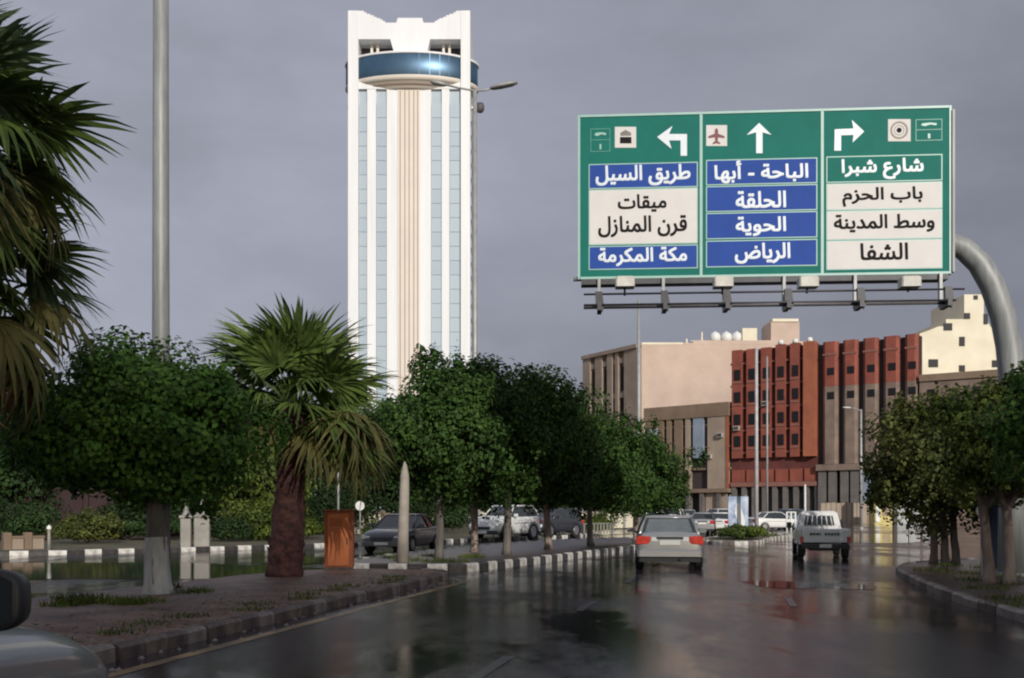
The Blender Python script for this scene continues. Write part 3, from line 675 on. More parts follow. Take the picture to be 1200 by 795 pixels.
write('طريق السيل', M_tw, 698, 809, 193.5, 218); write('ميقات', M_tk, 724, 781, 228, 249); write('قرن المنازل', M_tk, 701, 805, 253, 278)
write('مكة المكرمة', M_tw, 701, 805, 290, 312)
write('الباحة - أبها', M_tw, 837, 947, 188, 214.5); write('الحلقة', M_tw, 862, 921, 224, 244); write('الحوية', M_tw, 862, 921, 254, 277); write('الرياض', M_tw, 861, 926, 285, 309)
write('شارع شبرا', M_tw, 986, 1082, 186, 210.5); write('باب الحزم', M_tk, 987, 1081, 219.5, 242); write('وسط المدينة', M_tk, 977, 1095, 251, 273); write('الشفا', M_tk, 1008, 1064, 285, 305)
def shape2d(pts, m, nm='arrow', y0=-.012, y1=-.001):
    P = [(SX(x), SZ(x, y)) for x, y in pts]; return MB().prism(P, y0, y1, 'y').build(nm, m, sign)
shape2d([(770,161),(788,148),(784,157.5),(805,157.5),(805,183),(797.5,183),(797.5,165),(784,165),(787,175)], M_tw)
shape2d([(889.5,144.5),(904,158.5),(893.5,155.5),(893.5,180),(886,180),(886,155.5),(875,158.5)], M_tw)
shape2d([(1012.5,154.5),(998,141),(1000,151),(978,152),(977.5,177),(985.5,177),(985.5,159),(1000,158.5),(999,167.5)], M_tw)
def icon(x0, x1, y0, y1):
    return shape2d([(x0,y0),(x1,y0),(x1,y1),(x0,y1)], M_sw, 'pictogram', -.010, -.001)
ic = icon(720.5, 745.5, 149, 173.5)
def on(ic_, pts, m, y=-.013): 
    P = [(SX(x), SZ(x, yy)) for x, yy in pts]; MB().prism(P, y, -.0105, 'y').build('mark', m, ic_)
on(ic, [(727,156),(733,152.5),(739.5,156),(739.5,159.5),(727,159.5)], mat('icon_grey', (.2,.17,.16), .5)); on(ic, [(726.5,161),(740,161),(740,168.5),(726.5,168.5)], M_tk)
ic = icon(827.5, 852, 147, 171.5)
on(ic, [(839.5,150),(841.5,153),(841.5,157),(849,160),(849,162.5),(841.5,161.5),(841,165.5),(844,168),(844,169.5),(839.5,168.5),(835,169.5),(835,168),(838,165.5),(837.5,161.5),(830,162.5),(830,160),(837.5,157),(837.5,153)], M_tr)
ic = icon(1040.5, 1067, 140, 166)
def ring(cx, cy, r0, r1, m):
    n = 24; P0 = [(SX(cx+r0*cos(a)), SZ(cx, cy+r0*sin(a))) for a in [2*pi*k/n for k in range(n)]]; P1 = [(SX(cx+r1*cos(a)), SZ(cx, cy+r1*sin(a))) for a in [2*pi*k/n for k in range(n)]]
    v = [(x, -.0125, z) for x, z in P0]+[(x, -.0125, z) for x, z in P1]; MB().add(v, [(k, (k+1) % n, n+(k+1) % n, n+k) for k in range(n)]).build('mark', m, ic)
ring(1053.5, 153, 8.2, 10.5, mat('icon_brown', (.25,.19,.14), .5)); ring(1053.5, 153, .1, 3.0, M_tk); ring(1053.5,153,5.2,6.0,mat('icon_brown', (.25,.19,.14), .5))
M_faint = mat('sign_faint_line', (.10,.36,.28), .4)
for (x0, x1, y0, y1) in ((692,715,151,178),(1073,1104,140,165)):
    a, b, c, e = rect_pts(x0, x1, y0, y1); w = .012; mb = MB(); mid = (c+e)/2
    for q in ((a,b,c,c+w),(a,b,e-w,e),(a,b,mid,mid+w)): mb.box(q[0], q[1], -.006, -.0005, q[2], q[3])
    for q in (a, b-w): mb.box(q, q+w, -.0055, -.0004, c+w+.001, mid-.001); mb.box(q, q+w, -.0055, -.0004, mid+w+.001, e-w-.001)
    mb.build('outline_box', M_faint, sign)
    xm, hw, hh = (a+b)/2, (b-a)/2, (e-c)/2
    mb = MB(); mb.prism([(xm-hw*.6, mid+hh*.45),(xm-hw*.3, mid+hh*.35),(xm+hw*.1, mid+hh*.5),(xm+hw*.55, mid+hh*.4),(xm+hw*.6, mid+hh*.6),(xm+hw*.1, mid+hh*.68),(xm-hw*.5, mid+hh*.62)], -.0075, -.001, 'y')
    mb.prism([(xm-hw*.08, c+hh*.2),(xm+hw*.1, c+hh*.2),(xm+hw*.1, c+hh*.65),(xm-hw*.08, c+hh*.65)], -.0075, -.001, 'y'); mb.build('faint_mark', M_sl, sign, kind='stuff')
# catwalk, rails, floodlights
zr1, zr2 = SZ(900, 348.5), SZ(900, 360.5)
MB().box(.02, W-.02, -.03, .3, -.17, -.055).build('bottom_beam', M_darkm, sign)
MB().tube([(SX(684), -.55, zr1), (SX(1119), -.55, zr1)], .022, 8).build('rail', M_darkm, sign)
MB().tube([(SX(684), -.35, zr2), (SX(1108), -.35, zr2)], .055, 10).build('rail', mat('rail_grey', (.20,.19,.20), .5, metal=.3), sign)
MB().tube([(SX(684), -.62, zr2-.02), (SX(1108), -.62, zr2-.02)], .02, 8).build('rail', M_darkm, sign)
for px in (702, 777, 848, 918, 1001, 1101):
    x = SX(px); br = MB().box(x-.045, x+.045, -.64, -.12, zr2-.13, zr2+.02).build('bracket', M_darkm, sign)
    MB().prism([(x-.09,zr1+.05),(x+.05,zr1+.05),(x+.1,zr2-.05),(x+.06,zr2-.16),(x-.02,zr2-.12),(x-.08,zr2)], -.60, -.50, 'y').build('clamp', M_darkm, br)
    MB().box(x-.03, x+.03, -.10, .02, zr2-.05, -.05).build('hanger', M_lamp, sign)
for px in (731, 843, 940, 1056):
    x = SX(px); z = SZ(px, 338); fl = MB().bbox(x-.2, x+.2, -.72, -.38, z-.11, z+.11, .03).build('floodlight', mat('floodlight_cream', (.62,.60,.53), .5), sign)
    MB().box(x-.17, x+.17, -.355, -.345, z-.09, z+.09).build('lens', M_glassl, fl); MB().tube([(x,-.5,z-.1),(x,-.45,zr1-.02)], .025, 6).build('stem', M_darkm, fl)
MB().box(W+.055, W+.105, -.06, .35, -.02, HS-.05).build('side_post', M_galv, sign)
MB().tube([(SX(672), .1, -.02), (SX(692), .1, -.02)], .05, 8).build('side_bracket', M_lamp, sign)
# the curved post (carries the sign: one structure)
pp = [(700,22.75,292),(900,22.65,287),(1040,22.6,284),(1090,22.55,283),(1112,22.5,285),(1130,22.4,292),(1148,22.35,309),(1163,22.3,335),(1175,22.3,370),(1182,22.3,405),(1186,22.3,445),(1187,22.3,520),(1187,22.3,600)]
pth = [at(a, b, c) for a, b, c in pp]; pth.append(Vector((pth[-1].x, pth[-1].y, .1)))
inv = (Matrix.Translation((PL.x, PL.y, zB)) @ Matrix.Rotation(ang, 4, 'Z')).inverted()
mb = MB(); mb.tube([inv @ q for q in pth], [.14,.17,.2,.22,.235,.24,.25,.255,.26,.265,.27,.28,.29,.31], 24)
mb.build('curved_post', M_galv, sign); q = inv @ pth[-1]
MB().cyl((q.x,q.y,q.z+.05), .5, .04, 'z', 20).build('base_plate', M_galv, sign)

# ------------------------------------------------------------------ white tower
TD = 250.0; ts = TD/F
def TX(px): return (px-480)*ts
def TZ(py): return hz(py, TD)
M_tow = mat('tower_white_cladding', (.78,.79,.80), .5, col2=(.70,.71,.72), scale=.5, vec=(1,1,.06))
M_towc = mat('tower_cream_cladding', (.70,.64,.56), .5, var=.06, scale=.2)
M_towl = mat('tower_brown_groove', (.34,.24,.18), .6, var=.1)
M_tg = mat('tower_blue_glass', (.40,.48,.55), .3, metal=.05, var=.1, scale=.15, spec=.7)
M_tg2 = mat('tower_pale_glass', (.43,.51,.57), .3, metal=.05, var=.1, scale=.15, spec=.7)
M_tg3 = mat('tower_drum_glass', (.07,.14,.22), .38, metal=.6, var=.15, scale=.2, spec=.8)
M_tdark = mat('tower_shade_and_bracket', (.10,.09,.10), .6)  # shade of the head opening put into the colour; brackets share it
tow = thing('tower', 'tall white tower with blue glass stripes and a round glass drum below its notched top', 'tower', ((480-600)*ts, TD+12, 0))
Y0 = -12.0    # front plane
def tb(a, b, y0, y1, z0, z1, nm, m, par=None): return MB().box(a, b, y0, y1, z0, z1).build(nm, m, par or tow)
core = tb(TX(412), TX(547), Y0+1.2, 12, 0, TZ(96), 'core', M_tow)
for a, b in ((408,420),(540,551)): tb(TX(a), TX(b), Y0-.2, 12.3, 0, TZ(13), 'pylon', M_tow)
for a, b in ((430,440.5),(453,466),(492,505),(517.5,526.5)): tb(TX(a), TX(b), Y0+.3, Y0+1.3, 0, TZ(101), 'pier', M_tow)
tb(TX(466), TX(492), Y0+.1, Y0+1.35, 0, TZ(104), 'central_pier', M_towc)
for a in (469, 474.5, 479.5, 485, 489.5): tb(TX(a)-.09, TX(a)+.09, Y0-.02, Y0+.095, 0, TZ(106), 'groove', M_towl)
tb(TX(420)+.01, TX(540)-.01, Y0+.2, Y0+1.25, TZ(104)-.0, TZ(96), 'lintel', M_tow)
fh = 3.5; nfl = int((TZ(106))/fh)
paneA = MB().box(-.5,.5,0,.25,.05,fh-.05).mesh('pane', M_tg); paneB = MB().box(-.5,.5,0,.25,.05,fh-.05).mesh('pane', M_tg2)
for a, b in ((420,430),(440.5,453),(505,517.5),(526.5,540)):
    st = MB().box(TX(a)+.01, TX(b)-.01, Y0+.98, Y0+1.19, 0, TZ(104)-.01).build('glazing_strip', M_tg2, tow)
    for k in range(nfl):
        o = bpy.data.objects.new('pane', R.choice([paneA, paneB, paneB])); COL.objects.link(o); o.parent = st
        o.location = ((TX(a)+TX(b))/2, Y0+.72, k*fh); o.scale = ((TX(b)-TX(a))*.92, 1, 1)
# notched head: polygon with stepped valley
U = lambda u, v: (TX(395+u/6.62), TZ(v/6.62))
left = [(166,85),(208,85),(208,97),(228,97),(228,109),(258,109),(258,119),(284,119),(284,132),(306,132),(306,142),(334,142),(334,152),(352,152),(352,164),(372,164),(372,177),(460,177),(470,140)]
head = [U(*q) for q in left]+[U(1130-a_, b_2) for a_, b_2 in left[::-1]]+[U(962,305),U(722,305),U(700,400),U(700,425),U(440,425),U(440,400),U(412,305),U(166,305)]
hd = MB(); hd.prism(head, Y0, Y0+3.0, 'y'); hd.build('notched_head', M_tow, tow)
tb(TX(420)+.02, TX(540)-.02, 8.5, 11.5, TZ(64), TZ(27), 'rear_head', M_tow)
tb(TX(420)+.02, TX(540)-.02, Y0+3.1, 8.4, TZ(44), TZ(40), 'roof_slab', M_tow)
tb(TX(420)+.03, TX(540)-.03, -6.0, 4, TZ(67), TZ(44)-.02, 'opening_shade_panel', M_tdark)  # dark panel standing in for the shade inside the opening
for a in (434, 441, 519, 526): tb(TX(a)-.3, TX(a)+.3, -9.5, -8.5, TZ(66), TZ(44), 'column', M_towc)
RD = 79*ts*1.0; DY = -6.0; DS = .52; n_before = set(o.name for o in bpy.data.objects)
MB().lathe([(0,TZ(94)),(RD*.98,TZ(94)),(RD,TZ(93)),(RD,TZ(68)),(RD*.99,TZ(67.5)),(0,TZ(67.5))], n=72).build('glass_drum', M_tg3, tow)
MB().lathe([(RD-.3,TZ(67.4)),(RD+.25,TZ(67.4)),(RD+.25,TZ(65)),(RD-.6,TZ(64.6)),(0,TZ(64.6))], n=72).build('drum_rim', M_tow, tow)
MB().lathe([(RD+.15,TZ(92.5)),(RD+.2,TZ(95.5)),(RD*.98,TZ(97)),(RD*.95,TZ(98)),(0,TZ(98))], n=72).build('drum_base', M_towc, tow)
for k in range(40):
    a = 2*pi*k/40; o = MB().box(-.05,.05,-.06,.05,TZ(92.3),TZ(67.6)).build('mullion', M_tg3, tow, (cos(a)*RD, sin(a)*RD*DS+DY, 0), atan2(sin(a), cos(a)*DS)+pi/2)
MB().lathe([(RD*.95,TZ(98.2)),(RD*.86,TZ(100.5)),(RD*.85,TZ(101)),(RD*.8,TZ(102)),(RD*.78,TZ(103.2)),(RD*.74,TZ(104.5)),(0,TZ(105))], n=60).build('drum_soffit', M_towc, tow)
MB().lathe([(RD*.87,TZ(100.1)),(RD*.88,TZ(100.8)),(RD*.85,TZ(100.9))], n=60).build('soffit_ring', M_towl, tow)
for o in list(bpy.data.objects):
    if o.name not in n_before and o.name.split('.')[0] in ('glass_drum','drum_rim','drum_base','drum_soffit','soffit_ring'): o.scale = (1, DS, 1); o.location = (0, DY, 0)
for a in (-1, 1):
    x = (TX(405) if a < 0 else TX(561)); MB().lathe([(0,TZ(114)),(.7,TZ(113)),(1.1,TZ(110)),(1.1,TZ(106)),(.9,TZ(102.5)),(0,TZ(102))], c=(x,-2), n=16).build('side_bracket', M_tdark, tow)
    tb(min(x, TX(412) if a<0 else TX(547)), max(x, TX(412) if a<0 else TX(547)), -2.8, -1.2, TZ(110), TZ(107), 'bracket_arm', M_tow)
# red obstruction lamps absent; side glazing of the right flank
for k in range(nfl): tb(12.3 and TX(551)+.01, TX(551)+.12, -8, 8, k*fh+.4, k*fh+2.6, 'flank_window', M_tg)

# ------------------------------------------------------------------ buildings on the right
class Fac:
    """facade frame: P0 left end, P1 right end; local x along the face, local y into the building"""
    def __init__(s, P0, P1, name, label, cat='building'):
        s.P0 = Vector(P0); s.P1 = Vector(P1); s.a = atan2(P1[1]-P0[1], P1[0]-P0[0]); s.W = (s.P1-s.P0).length
        s.t = thing(name, label, cat, (*P0, 0), s.a)
    def u(s, px):
        a = (px-600)/F; dx, dy = cos(s.a), sin(s.a); return (a*s.P0.y-s.P0.x)/(dx-a*dy)
    def z(s, px, py): return hz(py, s.P0.y+s.u(px)*sin(s.a))
    def box(s, x0, x1, y0, y1, z0, z1, nm, m, par=None): return MB().box(x0, x1, y0, y1, z0, z1).build(nm, m, par or s.t)
M_red = mat('red_facing', (.29,.075,.045), .75, col2=(.18,.05,.035), scale=.5, bump=.2, bscale=4)
M_org = mat('orange_facing', (.38,.12,.055), .75, col2=(.26,.08,.045), scale=.4)
M_redg = mat('red_band', (.25,.11,.085), .75, var=.2, scale=.6)
M_rib = mat('grey_tan_ribs', (.24,.175,.135), .8, col2=(.145,.105,.085), scale=.5)
M_slot = mat('recess_shade', (.055,.04,.04), .8, var=.3, scale=.6)  # shade of slots and ground floors put into the wall colour
M_slotr = mat('red_recess_shade', (.13,.035,.028), .8, var=.3, scale=.6)  # darker red standing in for the shade between the bays
M_pink = mat('pink_render', (.60,.46,.375), .8, col2=(.50,.38,.305), scale=.22, bump=.1, bscale=3)
M_cream = mat('cream_render', (.80,.74,.58), .8, col2=(.70,.63,.48), scale=.3)
M_tan = mat('tan_stone', (.36,.285,.22), .8, col2=(.27,.21,.16), scale=.3)
M_brown = mat('brown_stone', (.24,.17,.12), .8, col2=(.17,.12,.08), scale=.3)
M_win = mat('dark_window', (.014,.013,.016), .5, var=.3, spec=.25)
M_bglass = mat('blue_grey_glazing', (.26,.31,.38), .25, var=.2, scale=.6)
M_ground = mat('shop_front_grey', (.15,.135,.125), .7, var=.3, scale=.6)  # grey darkened to stand in for shade on the ground floors
winS = MB().box(-.5,.5,-.06,.1,-.5,.5).mesh('window', M_win)
def window(par, x, z, w, h, y, m=None):
    o = bpy.data.objects.new('window', winS); COL.objects.link(o); o.parent = par; o.location = (x, y, z); o.scale = (w, 1, h); return o
# red building
Pl, Pm, Pr = (32.3,152.0), (43.0,144.75), (54.5,137.0)
f = Fac(Pl, Pm, 'red_building', 'red brick building with projecting window bays and a bright orange corner pilaster')
Wd = f.W; TOP = 25.4
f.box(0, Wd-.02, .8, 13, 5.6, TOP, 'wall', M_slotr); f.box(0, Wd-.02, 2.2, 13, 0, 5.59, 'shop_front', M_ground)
ed = [855,872,889,906,923,940,957]
for i in range(6):
    a, b = f.u(ed[i])+.34, f.u(ed[i+1])-.38; org = i == 5
    bay = f.box(a-(.1 if org else 0), b+(.25 if org else 0), 0 if not org else -.35, 1.05, 9.4, TOP+.25*(i in (3,4,5)), 'bay', M_org if org else M_red)
    if not org:
        for z in (21.7,18.4,15.1,11.9):
            window(bay, (a+b)/2+.1, z, (b-a)*.62, 1.55, -.05); MB().box(a+.05, b-.05, -.12, -.002, z-1.25, z-1.0).build('sill_band', M_redg, bay)
    if i >= 3: MB().lathe([(0,0),(.42,0),(.42,.35),(.3,.6),(0,.7)], c=((a+b)/2, .3), n=14).build('parapet_lamp', M_white, f.t, (0,0,TOP+.26))
    for z in (7.0,): MB().box(a-.2, b+.2, .55, 1.02, 5.9, 7.7).build('balcony', M_red, f.t)
f.box(0, Wd-.02, .3, 1.04, 5.2, 5.85, 'cornice', M_redg)
for z in (10.2, 13.5, 16.8, 20.1, 23.4): f.box(0, Wd-.6, .35, 1.02, z-.13, z+.13, 'floor_band', M_redg)
for k in range(9): f.box(k*Wd/8.3+.1, k*Wd/8.3+.75, .5, 1.2, .1, 5.19, 'column', M_ground)
for k in range(8): f.box(k*Wd/8.3+.95, k*Wd/8.3+1.35, 2.05, 2.25, .1, 3.6, 'door', M_win)
# grey and red ribbed building
g = Fac(Pm, Pr, 'ribbed_building', 'long building with red ribs on its upper floor and grey tan ribs below')
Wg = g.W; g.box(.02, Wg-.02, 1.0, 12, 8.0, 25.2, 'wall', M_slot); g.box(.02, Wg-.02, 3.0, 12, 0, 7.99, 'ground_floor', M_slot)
cs = [961,984.5,1008,1032,1057,1077]
for i in range(5):
    a, b = g.u(cs[i])+.34, g.u(cs[i+1])-.42
    if i == 4: b = Wg-.25
    up = MB(); up.prism([(a,1.05),(a,.3),(a+.35,0),(b-.35,0),(b,.3),(b,1.05)], 19.1, 25.4, 'z'); up = up.build('upper_rib', M_red, g.t)
    lo = MB(); lo.prism([(a,1.05),(a,.3),(a+.35,0),(b-.35,0),(b,.3),(b,1.05)], 8.2, 19.09, 'z'); lo = lo.build('lower_rib', M_rib, g.t)
    window(up, (a+b)/2+.15, 21.2, .95, 1.0, -.02); window(lo, (a+b)/2+.15, 17.8, .95, 1.0, -.02)
    MB().box(a+.03, b-.03, -.08, -.001, 23.45, 23.7).build('band', M_redg, up)
g.box(.02, Wg-.02, -.25, 1.1, 7.3, 8.15, 'cornice', M_rib)
for k, px in enumerate((963,975,989,1001,1013,1035,1052,1070)):
    x = g.u(px); g.box(x-.55, x+.55, .1, 1.1, .1, 7.28, 'column', M_ground if k not in (4,) else M_bglass)
# grey lower building continuing right, in front of the cream block
P3 = (66.5,129.0)
h_ = Fac(Pr, P3, 'low_grey_building', 'lower grey brown building running behind the right hand trees')
h_.box(.02, h_.W, 0, 12, 0, 19.6, 'wall', M_rib); h_.box(.02, h_.W+.1, -.25, 0-.01, 18.9, 19.8, 'parapet', M_brown)
for k in range(5):
    for z in (17.8, 13.8, 9.8): window(h_.t, 1.5+k*2.8, z-.5, .95, 1.0, -.03)
# roller doors and walls at street level
M_shut = mat('grey_shutter', (.42,.43,.43), .5, var=.2, scale=.8)
for i, (a, b, y0, lb) in enumerate([(1052,1064,577,'left grey roller gate in the white wall behind the right hand trees'),(1066,1078,577,'middle grey roller gate in the white wall behind the right hand trees'),(1082,1098,583,'right pale gate at the end of the white wall')]):
    d_ = 128; t = thing('roller_gate', lb, 'gate', (*at((a+b)/2, d_)[:2], 0)); w = (b-a)*d_/F; H = hz(y0, d_)
    MB().box(-w/2, w/2, 0, .2, 0, H).build('frame', M_white, t)
    for k in range(8): MB().box(-w/2+.08, w/2-.08, -.06, -.005, .05+k*(H-.3)/8, .05+(k+.93)*(H-.3)/8).build('slat', M_shut, t)
t = thing('boundary_wall', 'low beige wall along the street before the ribbed building', 'wall', (*at(962,129)[:2], 0), -.04)
w = 66*129/F
for k in range(11):
    MB().box(k*w/11, (k+.93)*w/11, 0, .3, 0, 2.6+(k % 3)*.03).build('panel', M_tan, t); MB().box((k+.93)*w/11+.002, (k+1)*w/11-.002, -.05, .35, 0, 2.75).build('pier', M_ground, t)
M_yel = mat('yellow_paint', (.66,.54,.20), .6, var=.2, scale=1)
t = thing('kiosk', 'yellow kiosk with a narrow raised top in front of the ribbed building', 'kiosk', (*at(1036,122)[:2], 0)); q = 122/F
MB().bbox(-11*q, 10*q, 0, 2.2, 0, hz(587,122), .08).build('body', M_yel, t); MB().bbox(-5*q, 5*q, .2, 1.6, hz(587,122)+.01, hz(566,122), .06).build('raised_top', M_yel, t)
MB().box(-9.5*q, -5*q, -.05, -.005, .3, 2.2).build('door', M_white, t); MB().box(-2*q, 8*q, -.05, -.005, 1.0, 2.1).build('shutter', M_tan, t)
MB().box(-11.6*q, 10.6*q, -.3, -.06, hz(588.5,122)-.1, hz(587,122)-.02).build('canopy', M_yel, t)

# cream block, frontal
t = thing('cream_building', 'sunlit cream building with a stepped top and small square windows behind the sign post', 'building', (0, 138.5, 0))
def CX(px): return (px-600)/F*138.5
def CZ(py): return hz(py, 138.5)
def c3p(u_, v_): return (CX(1000+u_/4.97), CZ(340+v_/4.97))
poly = [c3p(386,700),c3p(386,254),c3p(438,236),c3p(498,212),c3p(540,212),c3p(540,170),c3p(646,170),c3p(646,26),c3p(745,26),c3p(760,60),c3p(760,150),c3p(822,250),c3p(860,250),c3p(860,700)]
poly[-1] = (CX(1190), CZ(500)); poly[0] = (CX(1077.9), CZ(500)); poly[-2] = (CX(1190), CZ(391))
MB().prism(poly, 0, 11, 'y').build('wall', M_cream, t)
for (u_, v_, w_, h_2) in ((465,427,55,46),(632,300,32,54),(632,457,34,36),(550,215,50,42),(662,152,34,34),(712,44,24,24),(822,430,30,40),(770,170,24,60)):
    x, z = c3p(u_, v_); window(t, x, z, w_/4.97*138.5/F, h_2/4.97*138.5/F, -.03)
# pink building behind, frontal wall plus ribbed left flank
dP = 175.0; xB = at(752, dP).x; xC = at(912, dP).x; HP = hz(404, dP)
t = thing('pink_building', 'tall building with a blank sunlit pink wall and a ribbed tan left flank', 'building', (xB, dP, 0))
xa = at(687.5, 189).x-xB
MB().prism([(0,0),(xC-xB,0),(xC-xB,15),(xa,14)], 0, HP, 'z').build('wall', M_pink, t)
def PX(px): return (px-600)/F*dP-xB
MB().box(PX(752), PX(800), -.05, .5, HP+.01, hz(401.5,dP)).build('parapet', M_cream, t)
MB().box(PX(800), PX(812), .0, 6, HP+.01, hz(402,dP)).build('parapet', M_pink, t)
MB().box(PX(812), PX(912), .0, 6, HP+.01, hz(399,dP)).build('parapet', M_pink, t)
MB().box(PX(904), PX(937.5), .3, 7, HP+.02, hz(377,dP)).build('stair_tower', M_pink, t)
MB().box(PX(905.5), PX(936), .1, 7.2, hz(377,dP)+.01, hz(373.5,dP)).build('cap', M_cream, t)
MB().box(PX(937.5)+.01, PX(962), 2, 7, HP+.02, hz(398,dP)).build('parapet', M_pink, t)
MB().box(PX(870.5), PX(887.5), .2, 3, hz(399,dP)+.01, hz(384.5,dP)).build('tank_room', M_cream, t)
for px, yy in ((806,396),(824,388),(812,398)): MB().box(PX(px)-.12, PX(px)+.12, 1, 1.24, hz(402,dP), hz(yy,dP)).build('vent_pipe', M_cream, t)
WT = None
for px, lb in ((838,'left'),(851.2,'middle'),(863.5,'right')):
    lab = lb+' one of three round white water tanks on the pink roof'; x = at(px, dP+1.2).x; zz = hz(399, dP)
    if WT is None:
        WT = thing('water_tank', lab, 'water tank', (x, dP+1.2, zz), 0, 'water tanks on the pink roof')
        MB().lathe([(0,0),(.78,.02),(.92,.3),(.92,.95),(.75,1.35),(.35,1.55),(0,1.6)], n=20).build('tank', M_white, WT); MB().lathe([(.25,1.5),(.25,1.68),(0,1.7)], n=12).build('lid', M_white, WT)
    else: copy_thing(WT, (x, dP+1.2, zz), 0, lab)
fl = Fac((xB+xa, dP+14), (xB, dP), 'x', 'x'); la = fl.a; W2 = fl.W; bpy.data.objects.remove(fl.t)
for i, (px0, px1) in enumerate(((687.5,696),(702,710),(716,722),(725.5,729),(736,752))):
    a, b = fl.u(px0), fl.u(px1); r_ = MB().box(a, b-(.02 if i == 4 else 0), -.9, -.02, 0, HP-.3+(.2 if i == 4 else 0)).build('rib', M_tan, t, (xa,14,0), la)
for z in (HP-2.2, HP-8.2, HP-13.0): MB().box(0, W2-.05, -.7, -.015, z-.45, z+.45).build('floor_band', M_tan, t, (xa,14,0), la)
for k, (px0, px1) in enumerate(((696,702),(710,716),(722,725.5),(729,736))):
    a, b = fl.u(px0), fl.u(px1)
    for z in (HP-5.2, HP-10.6): MB().box(a, b, -.2, -.01, z-2.1, z+2.1).build('window', M_win, t, (xa,14,0), la)
MB().box(-.1, W2-.02, -1.2, -.02, HP-.6, HP+.05).build('cornice', M_tan, t, (xa,14,0), la)
# brown lower building before the pink wall
b_ = Fac((21.0,162.0), (32.25,152.04), 'brown_building', 'lower brown building with tall ribs and a pale blue glazed strip below the pink wall')
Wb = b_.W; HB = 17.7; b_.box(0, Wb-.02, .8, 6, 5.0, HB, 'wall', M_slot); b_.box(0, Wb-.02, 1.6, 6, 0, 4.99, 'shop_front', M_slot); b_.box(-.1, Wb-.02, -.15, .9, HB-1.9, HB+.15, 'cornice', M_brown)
for (a, b, m_) in ((755,763,M_brown),(768,777,M_brown),(781,786,M_brown),(790,799,M_brown),(803,808,M_tan),(812,824,M_bglass),(829,852,M_tan)):
    ua, ub = b_.u(a), b_.u(b); rib = b_.box(max(0,ua), min(Wb-.03,ub), 0, .85, 5.0 if m_ != M_bglass else 9.6, HB-1.91, 'rib', m_)
for z in (8.0, 11.3, 14.6): b_.box(.02, Wb-.05, .3, .84, z-.15, z+.15, 'floor_band', M_brown)
b_.box(b_.u(851), Wb-.02, -.1, .0-.001, 5.0, HB-2, 'drain_pipe', M_org)
b_.box(-.05, Wb-.02, -.3, 1.0, 4.4, 4.98, 'canopy', M_brown)
for px in (758,775,793,806,822,842): x = b_.u(px); b_.box(x-.3, x+.3, -.1, .9, .1, 4.38, 'column', M_ground)
b_.box(b_.u(760), b_.u(771), -.22, -.02, b_.z(765,513), b_.z(765,503), 'shop_sign', mat('pale_blue_sign', (.55,.6,.7), .4))
b_.box(b_.u(825), b_.u(850), .5, .7, .1, 4.3, 'shop_wall', M_tan)

